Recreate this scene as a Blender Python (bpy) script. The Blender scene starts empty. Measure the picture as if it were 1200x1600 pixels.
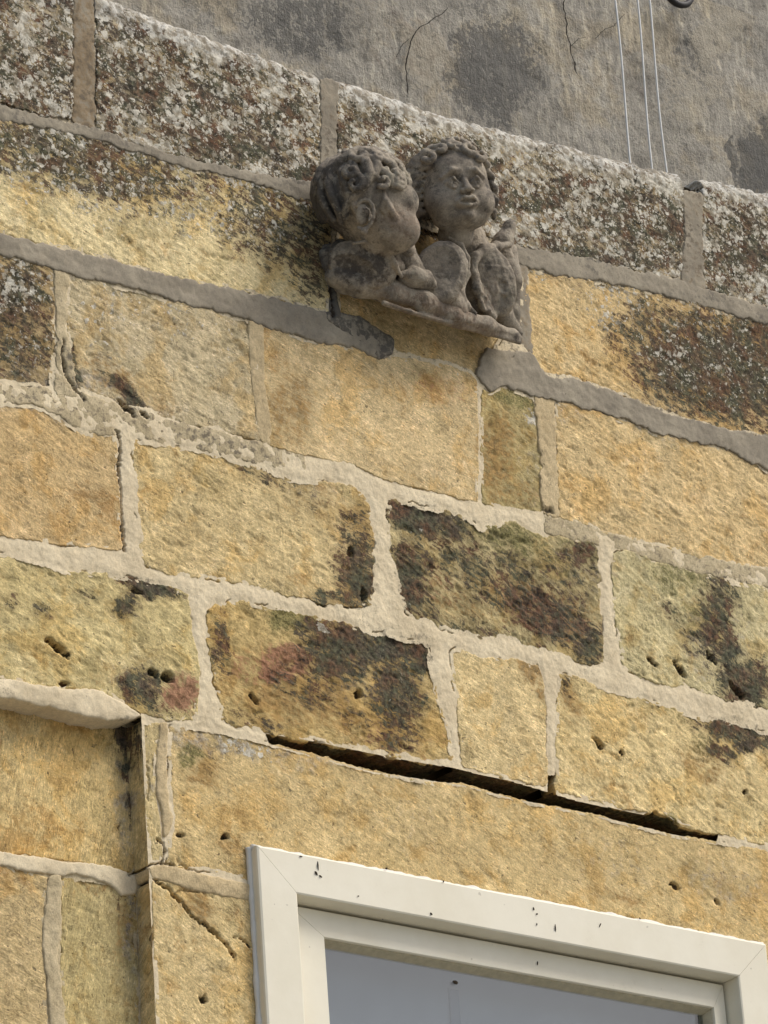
import bpy, math, random, time
import numpy as np
from mathutils import Matrix, Vector

T0 = time.perf_counter()
SC = bpy.context.scene
COL = SC.collection
rng = np.random.default_rng(7)

# ------------------------------------------------------------------ camera
# world: X runs along the old wall (to the right), Y into it, Z up; the wall face is y = 0
FPX = 6700.0
_X = np.array([8756, 2260, 6700.]); _X /= np.linalg.norm(_X)
_Z = np.array([-1165, -15400, 6700.]); _Z -= _X * (_Z @ _X); _Z /= np.linalg.norm(_Z)
_Y = np.cross(_Z, _X)
CM = np.array([_X, _Y, _Z])                    # columns: camera right, down, forward in world axes
CAM = np.array([0, 0, 5.]) - 8.5 * CM[:, 2]
cd = bpy.data.cameras.new('camera'); cam = bpy.data.objects.new('camera', cd); COL.objects.link(cam)
R3 = Matrix([[CM[i, 0], -CM[i, 1], -CM[i, 2]] for i in range(3)])
cam.matrix_world = Matrix.Translation(Vector(CAM)) @ R3.to_4x4()
cd.sensor_width = 36; cd.lens = FPX / 1600 * 36; cd.clip_start = 0.1; cd.clip_end = 500
SC.camera = cam

# ------------------------------------------------------------------ light
SUN_EL, SUN_AZ = math.radians(50), math.radians(46)     # azimuth from straight out of the wall towards +X
w = bpy.data.worlds.new('World'); SC.world = w; w.use_nodes = True
nt = w.node_tree; nt.nodes.clear()
sky = nt.nodes.new('ShaderNodeTexSky'); sky.sky_type = 'NISHITA'; sky.sun_disc = False
sdir = Vector((math.sin(SUN_AZ) * math.cos(SUN_EL), -math.cos(SUN_AZ) * math.cos(SUN_EL), math.sin(SUN_EL)))
sky.sun_elevation = SUN_EL; sky.sun_rotation = math.atan2(sdir.x, sdir.y)
sky.air_density = 1.0; sky.dust_density = 3.5; sky.ozone_density = 1.0
bg = nt.nodes.new('ShaderNodeBackground'); bg.inputs[1].default_value = 0.10
wo = nt.nodes.new('ShaderNodeOutputWorld')
nt.links.new(sky.outputs[0], bg.inputs[0]); nt.links.new(bg.outputs[0], wo.inputs[0])
sl = bpy.data.lights.new('sun', 'SUN'); sl.energy = 1.5; sl.angle = math.radians(22); sl.color = (1, 0.985, 0.95)
so = bpy.data.objects.new('sun', sl); COL.objects.link(so)
so.rotation_euler = sdir.to_track_quat('Z', 'Y').to_euler(); so.location = (3, -4, 12)
SC.view_settings.view_transform = 'Standard'; SC.view_settings.look = 'None'
SC.view_settings.exposure = 0.56; SC.view_settings.gamma = 1.0; SC.view_settings.use_curve_mapping = False

# ------------------------------------------------------------------ maths helpers
def P(px, py, y=0.0):
    """a pixel of the photograph -> the point of the plane at depth y it shows"""
    px = np.asarray(px, float); py = np.asarray(py, float)
    v = np.stack([px - 600, py - 800, np.full_like(px, FPX)], -1) @ CM.T
    t = (y - CAM[1]) / v[..., 1]
    return CAM + v * t[..., None]

def proj(V):
    c = (V - CAM) @ CM
    return c[..., 0] / c[..., 2] * FPX + 600, c[..., 1] / c[..., 2] * FPX + 800

_perm = rng.permutation(4096); _perm = np.concatenate([_perm, _perm])
_g2 = np.stack([np.cos(np.linspace(0, 2 * np.pi, 64, endpoint=False)), np.sin(np.linspace(0, 2 * np.pi, 64, endpoint=False))], -1)
def perlin(x, y, seed=0):
    x = np.asarray(x, float) + seed * 17.13; y = np.asarray(y, float) + seed * 7.77
    xi = np.floor(x).astype(int); yi = np.floor(y).astype(int); xf = x - xi; yf = y - yi
    u = xf * xf * xf * (xf * (xf * 6 - 15) + 10); v = yf * yf * yf * (yf * (yf * 6 - 15) + 10)
    def g(ix, iy, fx, fy):
        k = _g2[_perm[(_perm[(ix & 4095)] + iy) & 4095] & 63]
        return k[..., 0] * fx + k[..., 1] * fy
    a = g(xi, yi, xf, yf); b = g(xi + 1, yi, xf - 1, yf)
    c = g(xi, yi + 1, xf, yf - 1); d = g(xi + 1, yi + 1, xf - 1, yf - 1)
    return ((a + u * (b - a)) + v * ((c + u * (d - c)) - (a + u * (b - a)))) * 1.5
def fbm(x, y, octv=4, seed=0, gain=.5):
    r = 0; a = 1; s = 0
    for i in range(octv):
        r = r + a * perlin(x * 2 ** i, y * 2 ** i, seed + i * 3); s += a; a *= gain
    return r / s
def sst(a, b, x):
    t = np.clip((x - a) / (b - a), 0, 1); return t * t * (3 - 2 * t)
def lin(r, g, b):
    f = lambda c: ((c / 255 + .055) / 1.055) ** 2.4 if c > 10 else c / 255 / 12.92
    return np.array([f(r), f(g), f(b)])

# ------------------------------------------------------------------ object helpers
def empty(name, loc, label=None, cat=None, group=None, kind=None):
    o = bpy.data.objects.new(name, None); COL.objects.link(o); o.location = loc
    tag(o, label, cat, group, kind); return o
def tag(o, label=None, cat=None, group=None, kind=None):
    for k, v in (('label', label), ('category', cat), ('group', group), ('kind', kind)):
        if v: o[k] = v
    return o
def mesh_obj(name, V, Fq, mat, parent=None, attrs=None, uv=None, smooth=True, org=None):
    V = np.asarray(V, float)
    if org is None: org = np.zeros(3) if parent is None else np.array(parent.location)
    V = V - org
    me = bpy.data.meshes.new(name)
    if isinstance(Fq, np.ndarray):
        n, k = Fq.shape
        me.vertices.add(len(V)); me.vertices.foreach_set('co', V.astype(np.float32).ravel())
        me.loops.add(n * k); me.loops.foreach_set('vertex_index', Fq.astype(np.int32).ravel())
        me.polygons.add(n); me.polygons.foreach_set('loop_start', (np.arange(n) * k).astype(np.int32))
        me.polygons.foreach_set('loop_total', np.full(n, k, np.int32))
        me.update(calc_edges=True)
    else:
        me.from_pydata([tuple(v) for v in V], [], Fq)
    me.polygons.foreach_set('use_smooth', np.full(len(me.polygons), smooth))
    for k, a in (attrs or {}).items():
        at = me.attributes.new(k, 'FLOAT_COLOR', 'POINT')
        c = np.ones((len(V), 4), np.float32); c[:, :3] = a; at.data.foreach_set('color', c.ravel())
    if uv is not None:
        l = me.uv_layers.new(name='grain')
        idx = np.empty(len(me.loops), np.int32); me.loops.foreach_get('vertex_index', idx)
        l.data.foreach_set('uv', np.asarray(uv, np.float32)[idx].ravel())
    me.materials.append(mat)
    o = bpy.data.objects.new(name, me); COL.objects.link(o)
    if parent is not None: o.parent = parent
    else: o.location = org
    return o

# ------------------------------------------------------------------ materials
class N:
    def __init__(s, name):
        s.m = bpy.data.materials.new(name); s.m.use_nodes = True; s.t = s.m.node_tree
        s.b = s.t.nodes['Principled BSDF']; s.b.inputs['Specular IOR Level'].default_value = .25
        s.pos = s.nd('ShaderNodeNewGeometry').outputs['Position']
    def nd(s, k, **kw):
        n = s.t.nodes.new(k)
        for a, b in kw.items(): setattr(n, a, b)
        return n
    def set(s, sock, v):
        if hasattr(v, 'is_linked') or isinstance(v, bpy.types.NodeSocket): s.t.links.new(v, sock)
        else:
            if sock.type == 'RGBA' and not isinstance(v, (int, float)) and len(v) == 3: v = (*v, 1)
            sock.default_value = v
    def ma(s, op, a, b=0., c=None, clamp=False):
        n = s.nd('ShaderNodeMath', operation=op, use_clamp=clamp); s.set(n.inputs[0], a); s.set(n.inputs[1], b)
        if c is not None: s.set(n.inputs[2], c)
        return n.outputs[0]
    def noise(s, scale, det=4, rough=.6, vec=None, dist=0.):
        n = s.nd('ShaderNodeTexNoise'); s.set(n.inputs['Vector'], vec or s.pos)
        n.inputs['Scale'].default_value = scale; n.inputs['Detail'].default_value = det
        n.inputs['Roughness'].default_value = rough; n.inputs['Distortion'].default_value = dist
        return n.outputs[0]
    def voro(s, scale, vec=None, feature='F1', rnd=1.):
        n = s.nd('ShaderNodeTexVoronoi', feature=feature); s.set(n.inputs['Vector'], vec or s.pos)
        n.inputs['Scale'].default_value = scale; n.inputs['Randomness'].default_value = rnd
        return n
    def ss(s, a, b, x):
        n = s.nd('ShaderNodeMapRange', interpolation_type='SMOOTHSTEP'); s.set(n.inputs['Value'], x)
        n.inputs['From Min'].default_value = a; n.inputs['From Max'].default_value = b
        return n.outputs[0]
    def mix(s, f, a, b, bt='MIX'):
        n = s.nd('ShaderNodeMix', data_type='RGBA', blend_type=bt); s.set(n.inputs[0], f); s.set(n.inputs[6], a); s.set(n.inputs[7], b)
        return n.outputs[2]
    def attr(s, name):
        n = s.nd('ShaderNodeAttribute', attribute_name=name)
        q = s.nd('ShaderNodeSeparateColor'); s.t.links.new(n.outputs['Color'], q.inputs[0])
        return n.outputs['Color'], q.outputs[0], q.outputs[1], q.outputs[2]
    def val(s, col, v):
        n = s.nd('ShaderNodeVectorMath', operation='SCALE'); s.set(n.inputs[0], col); s.set(n.inputs['Scale'], v)
        return n.outputs[0]
    def warp(s, scale, amt):
        n = s.nd('ShaderNodeTexNoise'); s.set(n.inputs['Vector'], s.pos); n.inputs['Scale'].default_value = scale; n.inputs['Detail'].default_value = 2
        a = s.nd('ShaderNodeVectorMath', operation='SUBTRACT'); s.t.links.new(n.outputs['Color'], a.inputs[0]); a.inputs[1].default_value = (.5, .5, .5)
        b = s.nd('ShaderNodeVectorMath', operation='SCALE'); s.t.links.new(a.outputs[0], b.inputs[0]); b.inputs['Scale'].default_value = amt
        c = s.nd('ShaderNodeVectorMath', operation='ADD'); s.t.links.new(b.outputs[0], c.inputs[0]); s.t.links.new(s.pos, c.inputs[1])
        return c.outputs[0]
    def finish(s, col, rough=.9, h=None, dist=.002, strength=1.):
        s.set(s.b.inputs['Base Color'], col); s.set(s.b.inputs['Roughness'], rough)
        if h is not None:
            b = s.nd('ShaderNodeBump'); b.inputs['Strength'].default_value = strength; b.inputs['Distance'].default_value = dist
            s.set(b.inputs['Height'], h); s.t.links.new(b.outputs[0], s.b.inputs['Normal'])
        return s.m

def mul(s, a, b): return s.ma('MULTIPLY', a, b)
def add(s, a, b): return s.ma('ADD', a, b)

def stone_material():
    s = N('weathered_limestone')
    tint, _, _, _ = s.attr('tint')
    _, soot_shade, lich, brown = s.attr('m1')
    _, green, red, grey = s.attr('m2')
    uv = s.nd('ShaderNodeUVMap', uv_map='grain').outputs[0]
    mp = s.nd('ShaderNodeMapping'); mp.inputs['Scale'].default_value = (24, 120, 1); s.t.links.new(uv, mp.inputs[0])
    mp2 = s.nd('ShaderNodeMapping'); mp2.inputs['Scale'].default_value = (70, 420, 1); s.t.links.new(uv, mp2.inputs[0])
    nG = s.noise(1, 4, .65, mp.outputs[0], .8); nG2 = s.noise(1, 3, .6, mp2.outputs[0], .5)
    wp = s.warp(60, .012)
    nA = s.noise(9, 5, .6); nB = s.noise(42, 6, .72); nC = s.noise(240, 4, .75); nD = s.noise(95, 6, .75, wp); nE = s.noise(20, 5, .65)
    ctr = lambda x, k: mul(s, s.ma('SUBTRACT', x, .5), k * 2.3)
    gm = s.ss(.42, .6, nE)                                   # the tooling shows in patches
    v = add(s, add(s, 1.04, ctr(nB, .5)), add(s, ctr(nC, .6), mul(s, add(s, ctr(nG, .5), ctr(nG2, .3)), add(s, .3, gm))))
    base = s.val(s.mix(1., tint, (1.0, 1.085, 1.17), 'MULTIPLY'), v)
    wq = s.warp(14, .07)
    base = s.mix(mul(s, s.ss(.49, .60, s.noise(8, 6, .68, wq)), .62), base, s.mix(1., base, (1.0, .86, .62), 'MULTIPLY'))
    base = s.mix(mul(s, s.ss(.53, .62, s.noise(10, 7, .75, wq)), .75), base, s.mix(1., base, (.70, .70, .66), 'MULTIPLY'))
    base = s.mix(mul(s, s.ss(.55, .66, s.noise(6.3, 7, .8, wq)), .7), base, s.mix(1., base, (.66, .52, .36), 'MULTIPLY'))
    base = s.mix(mul(s, s.ss(.5, .62, s.noise(16, 6, .75)), .6), base, s.mix(1., base, (.76, .73, .68), 'MULTIPLY'))
    base = s.mix(mul(s, s.ss(.52, .62, s.noise(12, 6, .75, s.warp(20, .05))), .6), base, s.mix(1., base, (1.26, 1.27, 1.36), 'MULTIPLY'))
    base = s.mix(mul(s, s.ss(.52, .64, nD), .6), base, s.mix(1., base, (1.18, 1.2, 1.26), 'MULTIPLY'))
    base = s.mix(mul(s, s.ss(.54, .64, s.noise(34, 6, .8, wp)), .5), base, s.mix(1., base, (.62, .57, .5), 'MULTIPLY'))
    # hairline edges of flakes, dark pinholes along the bedding
    rg = s.ma('ABSOLUTE', s.ma('SUBTRACT', s.noise(30, 5, .7, s.warp(80, .01)), .5))
    ridge = mul(s, s.ss(.014, .002, rg), s.ss(.5, .6, s.noise(13, 3, .6)))
    pin = mul(s, s.ss(.60, .66, s.noise(110, 3, .6, wp)), s.ss(.52, .6, nG))
    base = s.mix(mul(s, pin, .75), base, (.075, .052, .03)); base = s.mix(mul(s, ridge, .5), base, (.10, .07, .04))
    fl1 = mul(s, s.ss(.53, .62, nG2), s.ss(.45, .58, nD)); base = s.mix(mul(s, fl1, .75), base, s.mix(1., base, (1.42, 1.42, 1.5), 'MULTIPLY'))
    fl2 = mul(s, s.ss(.44, .36, nG2), s.ss(.48, .6, nB)); base = s.mix(mul(s, fl2, .75), base, s.mix(1., base, (.5, .45, .38), 'MULTIPLY'))
    sp0 = mul(s, s.ss(.655, .70, s.noise(62, 4, .65, wp)), s.ss(.5, .58, s.noise(7, 3, .6))); base = s.mix(mul(s, sp0, .8), base, s.mix(nC, (.05, .04, .026), (.16, .13, .08)))
    k = ctr(nB, 1.1); k2 = add(s, ctr(nD, .9), ctr(nG, .6)); k3 = ctr(nC, .5)
    fb = s.ss(.25, .85, add(s, add(s, brown, k2), k3))
    base = s.mix(mul(s, s.ma('MINIMUM', mul(s, fb, .85), mul(s, brown, 1.6)), 1.), base, s.mix(s.ss(.4, .6, nD), (.13, .075, .024), (.42, .25, .085)))
    fr = s.ma('MINIMUM', s.ss(.25, .85, add(s, red, k2)), mul(s, red, 1.6)); base = s.mix(mul(s, fr, .85), base, s.mix(s.ss(.4, .6, nD), (.15, .055, .03), (.42, .20, .12)))
    fy = s.ma('MINIMUM', s.ss(.2, .8, add(s, grey, add(s, k, k3))), mul(s, grey, 2.)); base = s.mix(mul(s, fy, .75), base, s.mix(s.ss(.4, .6, nD), (.12, .108, .09), (.44, .40, .34)))
    fg = s.ma('MINIMUM', s.ss(.25, .8, add(s, green, k2)), mul(s, green, 1.6)); base = s.mix(mul(s, fg, .8), base, s.mix(s.ss(.4, .6, nC), (.055, .06, .018), (.24, .215, .075)))
    fs = s.ma('MINIMUM', s.ss(.36, .68, add(s, add(s, mul(s, soot_shade, .92), add(s, mul(s, k, .9), add(s, mul(s, k2, .9), ctr(nG, .5)))), mul(s, k3, 1.3))), mul(s, soot_shade, 2.5))
    fs = mul(s, fs, s.ma('SUBTRACT', 1., mul(s, s.ss(.52, .66, s.noise(70, 6, .8, s.warp(40, .02))), .5)))
    fs = s.ma('MAXIMUM', fs, s.ss(1.15, 1.35, soot_shade))
    dark = s.mix(s.ss(.36, .62, nD), (.018, .016, .014), s.mix(s.ss(.40, .60, nE), s.mix(s.ss(.45, .6, nA), (.17, .085, .045), (.12, .09, .06)), (.105, .108, .062)))
    soft = s.ma('MINIMUM', s.ss(.08, .62, add(s, mul(s, soot_shade, .8), mul(s, k, .6))), mul(s, soot_shade, 1.6))
    base = s.mix(mul(s, soft, .62), base, s.mix(1., base, (.50, .45, .38), 'MULTIPLY'))
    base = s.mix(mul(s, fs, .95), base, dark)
    # pale lichen: rounded scabs of ~1 cm plus finer crumbs
    wl = s.warp(75, .022)
    v1 = s.voro(56, wl); v2 = s.voro(135, wl)
    sp = s.ma('MAXIMUM', s.ma('SUBTRACT', .60, v1.outputs['Distance']), s.ma('SUBTRACT', .54, v2.outputs['Distance']))
    sp = add(s, add(s, sp, add(s, ctr(nD, .30), ctr(nC, .22))), ctr(nE, .30))
    fl = s.ma('MINIMUM', s.ss(.66, .78, add(s, mul(s, lich, 1.25), mul(s, sp, .95))), mul(s, lich, 5.))
    pale = s.mix(s.ss(.38, .62, s.noise(45, 4, .7)), (.30, .255, .18), (.72, .67, .55)); pale = s.mix(s.ss(.5, .9, grey), pale, s.mix(1., pale, (.96, .98, 1.04), 'MULTIPLY')); pale = s.val(pale, add(s, 1., ctr(nC, .35)))
    base = s.mix(mul(s, fl, .9), base, pale)
    h = add(s, add(s, mul(s, nB, 1.1), mul(s, nC, .8)), add(s, mul(s, mul(s, nG, .5), add(s, .2, gm)), mul(s, nG2, .25)))
    h = add(s, h, add(s, mul(s, nD, 1.2), mul(s, fl, .22)))
    h = s.ma('SUBTRACT', h, add(s, mul(s, pin, .6), mul(s, ridge, .4)))
    return s.finish(base, .93, h, .0026, .68)

def mortar_material(name, c1, c2, rough_amt=1., tintattr=True):
    s = N(name)
    nA = s.noise(9, 5, .65); nB = s.noise(70, 5, .7); nC = s.noise(320, 3, .6)
    base = s.mix(s.ss(.35, .68, nA), c1, c2)
    v = add(s, add(s, 1., mul(s, s.ma('SUBTRACT', nB, .5), 1.1 * rough_amt)), mul(s, s.ma('SUBTRACT', nC, .5), .9 * rough_amt))
    base = s.mix(mul(s, s.ss(.5, .66, s.noise(28, 6, .75)), .3 * rough_amt), base, s.mix(1., base, (.78, .72, .62), 'MULTIPLY'))
    base = s.val(base, v)
    _, soot_shade, brown, crack = s.attr('m1')
    fb = s.ma('MINIMUM', s.ss(.3, .8, add(s, brown, mul(s, s.ma('SUBTRACT', nB, .5), 2.4))), mul(s, brown, 2.))
    base = s.mix(mul(s, fb, .75), base, (.24, .165, .085))
    fs = s.ma('MINIMUM', s.ss(.3, .75, add(s, soot_shade, mul(s, s.ma('SUBTRACT', nB, .5), 2.6))), mul(s, soot_shade, 2.))
    base = s.mix(mul(s, fs, .8), base, (.07, .064, .056))
    base = s.mix(mul(s, crack, .9), base, (.035, .025, .016))
    pin = s.ss(.66, .72, nB); base = s.mix(mul(s, pin, .4 * rough_amt), base, (.14, .11, .07))
    rg = s.ma('ABSOLUTE', s.ma('SUBTRACT', s.noise(18, 4, .6, s.warp(60, .012)), .5)); base = s.mix(mul(s, mul(s, s.ss(.006, .001, rg), s.ss(.52, .6, nA)), .6), base, (.12, .09, .06))
    return s.finish(base, .93, add(s, mul(s, nB, 1.), mul(s, nC, .5)), .0022 * rough_amt, .7)

def simple(name, col, rough=.6, var=.1, sc=30, spec=.3, bump=.0):
    s = N(name); n = s.noise(sc, 5, .6)
    c = s.val(s.mix(0., col, col), add(s, 1 - var / 2, mul(s, n, var)))
    s.b.inputs['Specular IOR Level'].default_value = spec
    return s.finish(c, rough, n if bump else None, bump)

M_STONE = stone_material()
M_LIME = mortar_material('lime_mortar', (.64, .525, .34), (.76, .64, .43), .6)
M_CEM = mortar_material('grey_cement', (.255, .218, .160), (.36, .31, .225), .6)
M_CEMP = mortar_material('buff_mortar', (.46, .37, .22), (.58, .475, .295), 1.)

# ------------------------------------------------------------------ stains, written as (x, y, rx, ry, angle, strength)
ST = dict(
 soot_shade=[(60,130,110,100,15,.62),(330,170,210,70,14,.66),(250,130,120,60,14,.5),(620,200,90,70,14,.3),(960,330,150,75,14,.62),(1160,380,90,90,0,.72),
   (120,245,210,62,14,.66),(330,290,160,40,14,.36),(70,250,60,50,0,.4),(300,290,130,34,14,.3),(430,335,100,85,0,.52),(480,400,42,80,0,.48),(210,300,160,60,14,.3),
   (1120,575,150,85,18,.85),(1190,545,90,70,18,.8),(1030,540,60,40,18,.5),(1010,520,70,60,18,.50),(1180,620,100,50,18,.5),
   (25,470,60,62,0,.75),(35,540,60,50,0,.5),(40,560,70,60,0,.35),(200,612,34,13,35,.85),(215,630,22,10,30,.6),(180,590,40,10,30,.4),(115,575,12,50,-5,.55),
   (330,690,100,16,14,.25),(420,740,90,16,20,.35),
   (555,830,42,46,0,.42),(562,900,40,58,0,.72),(520,940,40,22,10,.5),(500,800,26,26,0,.2),
   (665,812,70,30,14,.95),(640,905,32,66,0,.85),(700,830,40,30,0,.3),(655,955,50,24,20,.5),(740,985,80,20,12,.4),(880,905,70,60,10,.30),(905,870,40,24,0,.5),
   (850,960,90,40,30,.62),(925,1010,36,34,0,.6),(770,900,120,60,20,.40),(720,870,60,16,30,.5),
   (1122,940,34,44,0,.62),(1125,1000,30,60,-14,.78),(1165,1070,40,44,-10,.85),(1060,970,60,16,40,.3),(1090,1020,40,14,40,.35),
   (235,918,52,14,12,.95),(195,945,22,26,20,.6),(222,1072,34,36,0,.72),(250,1110,34,20,0,.35),(20,935,26,16,0,.36),(65,955,22,14,0,.34),(140,930,24,12,0,.25),
   (530,1015,62,52,0,.85),(600,1010,60,36,10,.9),(655,1020,28,34,0,.95),(620,1080,42,60,-8,.82),(480,1070,70,40,20,.35),(345,1010,20,52,0,.5),(490,985,30,18,0,.5),
   (560,1130,40,30,20,.3),(620,1150,40,34,10,.5),(400,1130,60,20,14,.3),
   (1150,1142,66,24,16,.85),(1130,1180,30,20,16,.5),(885,1070,20,30,0,.3),
   (200,1150,20,46,0,.75),(205,1220,14,70,0,.5),(190,1410,20,30,0,.2),(330,1170,9,40,0,.25),(258,1175,5,50,0,.6)],
 lich=[(60,110,130,120,15,.26),(330,190,230,90,14,.30),(620,190,100,70,14,.42),(960,330,190,90,14,.34),(1160,380,100,110,0,.26),(180,30,280,26,18,.42),
   (600,160,230,20,17,.5),(900,240,200,20,16,.42),(1110,296,120,16,14,.4),(360,95,170,22,18,.42),
   (120,265,230,95,14,.38),(330,320,220,70,14,.36),(440,340,90,70,0,.16),(60,230,60,40,0,.2),
   (1100,560,160,90,18,.34),(960,480,70,60,18,.38),(850,380,70,60,0,.4),
   (25,450,90,60,0,.42),(45,550,60,60,0,.3),(240,480,150,50,14,.32),(150,500,60,90,0,.3),(330,560,60,60,0,.2),(830,650,20,18,0,.5),(60,650,30,30,0,.1),
   (390,1165,44,26,14,.52),(500,985,12,8,30,.9),(600,1060,60,80,0,.16),(670,830,40,14,0,.2),(640,900,20,60,0,.15)],
 brown=[(130,120,32,80,0,.85),(140,60,70,20,14,.5),(310,80,110,50,14,.5),(420,170,60,40,0,.4),
   (100,580,30,50,0,.6),(180,590,60,26,30,.7),(455,640,44,70,0,.62),(500,690,60,20,10,.3),
   (775,700,34,80,0,.85),(800,770,50,24,10,.6),(480,780,110,30,14,.35),(820,600,0,0,0,0),
   (430,745,100,16,14,.3),(680,900,50,40,20,.5),(850,950,110,50,25,.75),(720,950,70,40,20,.5),(780,830,70,30,14,.3),
   (560,870,40,50,0,.3),(1100,1000,50,60,20,.3),
   (470,1085,110,56,10,.80),(400,1060,60,70,0,.5),(660,1130,34,70,-8,.45),(600,1120,60,50,0,.5),(830,1050,26,22,30,.9),(845,1085,14,20,0,.7),
   (890,1085,22,50,-10,.75),(960,1110,60,24,20,.25),(1100,1195,60,30,40,.65),(1150,1220,60,30,14,.3),(1090,1120,80,26,14,.4),
   (320,1210,42,26,14,.62),(300,1190,26,30,0,.4),(960,1400,60,14,12,.55),(1020,1420,40,12,12,.4),(800,1330,300,40,12,.15),(1100,1370,120,60,12,.22),(640,1230,24,18,0,.3),(560,1215,60,14,14,.3),
   (60,1130,140,22,6,.45),(150,1190,70,60,0,.25),(110,1300,40,90,0,.16),(150,1385,60,26,8,.5),(192,1440,18,80,0,.55),(120,1500,20,80,0,.15),
   (310,1420,42,22,40,.7),(240,1420,10,60,0,.35),(20,900,60,30,0,.15),(150,1060,16,10,0,.5),(100,1068,60,8,10,.3)],
 green=[(806,622,50,16,16,.6),(770,640,14,40,0,.4),(700,860,70,50,20,.3),(790,840,80,36,14,.65),(850,880,90,50,14,.42),(905,860,50,30,14,.5),(760,800,60,12,14,.4),
   (1060,900,60,40,10,.55),(1000,960,50,80,0,.22),(1100,960,60,40,0,.5),(960,960,16,90,0,.3),
   (455,968,44,22,14,.85),(500,990,50,16,14,.4),(660,1040,30,30,0,.4),(300,1180,26,18,0,.75),(200,1150,26,60,0,.6),(170,1150,60,24,10,.35),
   (1060,1110,60,24,20,.4),(1120,1170,60,30,14,.45),(930,1085,50,18,16,.3),(60,900,90,30,10,.14),(30,1010,60,60,0,.14),(1040,680,60,30,10,.25),(860,590,0,0,0,0),(1045,1283,26,12,10,.9)],
 red=[(285,1085,34,34,0,.95),(250,1100,30,24,0,.4),(445,1035,46,30,-20,.9),(385,1050,30,30,0,.4),(850,960,90,36,30,.75),(680,915,36,26,20,.35),(600,1160,50,20,14,.4),(560,920,20,30,0,.3),
   (300,150,60,40,0,.2),(960,330,80,40,0,.25),(700,610,80,30,16,.28),(690,1170,30,30,0,.2)],
 grey=[(180,25,260,24,18,.9),(600,158,230,20,17,.9),(900,238,200,22,16,.9),(1120,292,140,22,14,.8),(380,90,160,26,18,.8),(330,140,250,60,14,.4),(960,310,200,60,14,.4),
   (100,600,190,26,14,.5),(280,680,200,14,14,.6),(180,500,110,80,0,.16),(380,480,50,30,14,.45),(1040,660,100,34,16,.5),(1000,700,40,60,0,.22),(880,640,40,30,0,.35),(840,720,34,80,0,.3),
   (1100,885,140,12,12,.6),(910,880,60,50,0,.45),(880,930,50,50,0,.3),(1120,1000,60,90,-10,.45),(600,1040,110,70,0,.4),(330,1160,120,24,10,.5),(450,1180,90,24,14,.4),
   (640,1280,60,60,14,.2),(1130,1380,90,40,12,.35),(950,1340,90,50,12,.25),(60,640,90,16,14,.4),(480,760,60,20,14,.3),(230,905,50,22,14,.4),(215,1060,40,44,0,.4),(195,1240,16,100,0,.55),(205,1450,12,100,0,.5),(230,1200,8,70,0,.4)],
)
def stain(kind, px, py):
    wx = px + 16 * fbm(px / 38, py / 38, 3, 11); wy = py + 16 * fbm(px / 38, py / 38, 3, 23)
    m = np.zeros_like(px)
    for (x, y, rx, ry, a, st) in ST[kind]:
        if rx == 0: continue
        c, q = math.cos(math.radians(a)), math.sin(math.radians(a))
        dx, dy = wx - x, wy - y
        u = (dx * c + dy * q) / rx; v = (-dx * q + dy * c) / ry
        r = np.sqrt(u * u + v * v)
        m = np.maximum(m, st * sst(1.5, .35, r))
    m = m * ((1.08 if kind in ('soot_shade', 'red', 'green') else .9) + .55 * fbm(px / 26, py / 20, 3, 71)) + m * (m < .9) * .25 * fbm(px / 9, py / 7, 2, 73)
    top = sst(40, -10, py - (.262 * px + 182)); mid = sst(190, -20, py - (.262 * px + 182)); edge = sst(58, 8, py - ytop(px))
    vv = 1.0 * fbm(px / 60, py / 42, 4, 61)
    if kind == 'soot_shade': m = np.maximum(m * 1.3, (.66 + .9 * vv) * top * (1 - .7 * edge) + .10 * mid)
    if kind == 'lich': m = np.maximum(m, (.245 - .34 * vv) * top + .17 * mid + .22 * edge * top)
    if kind == 'grey': m = np.maximum(m, np.maximum(.78 * edge * top, .14 * top + .1 * mid))
    if kind == 'brown': m = np.maximum(m, .34 * top * (1 - edge))
    if kind == 'red': m = np.maximum(m, .28 * top * (1 - edge))
    return m

# ------------------------------------------------------------------ pits: (x, y, half length, half width, angle, depth m)
PITS = [(90,1012,25,6,40,.022),(240,1052,10,5,40,.014),(263,1058,11,8,35,.02),(100,1069,9,4,0,.010),(397,1092,10,4,50,.010),(560,1085,7,7,0,.014),
 (935,1161,15,5,52,.014),(972,1177,4,6,0,.012),(1165,1238,4,4,0,.01),(283,1305,7,3,0,.01),(352,1307,7,5,0,.012),(318,1562,5,8,-10,.012),
 (200,640,22,4,40,.012),(225,648,9,4,30,.012),(858,798,7,6,0,.006),(1020,1035,12,4,40,.010),(1062,1045,18,4,55,.012),(1150,1078,20,4,50,.012),(1112,1028,14,4,50,.010),
 (568,930,5,12,-10,.008),(548,862,5,9,0,.008),(215,925,13,3,20,.008),(187,1292,3,5,0,.006),(1120,1410,6,4,30,.008),(1055,1385,9,4,35,.008)]
# cracks in single stones and in the plaster of the jamb: polylines in photograph pixels, half width px, depth
CRACKS = [([(240,1375),(262,1388),(285,1412),(300,1432),(322,1447),(340,1462),(355,1478),(368,1500)],1.4,.03),
 ([(365,1464),(378,1467),(392,1480)],1.0,.015),([(330,1400),(300,1391),(283,1392),(275,1398)],1.1,.006),([(277,1340),(281,1352),(296,1358),(308,1362)],1.,.006),
 ([(247,1312),(255,1318),(258,1328),(255,1348)],1.3,.012),([(200,1368),(215,1362),(232,1352),(262,1350),(272,1352)],1.3,.01),
 ([(182,672),(188,690),(186,730),(190,780),(191,830),(194,860)],1.5,.014),([(230,1190),(233,1225),(231,1250)],.8,.004),
 ([(100,530),(97,560),(105,590),(122,615),(135,625)],1.6,.012),([(515,395),(517,430),(519,465),(522,492)],2.4,.012)]

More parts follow.
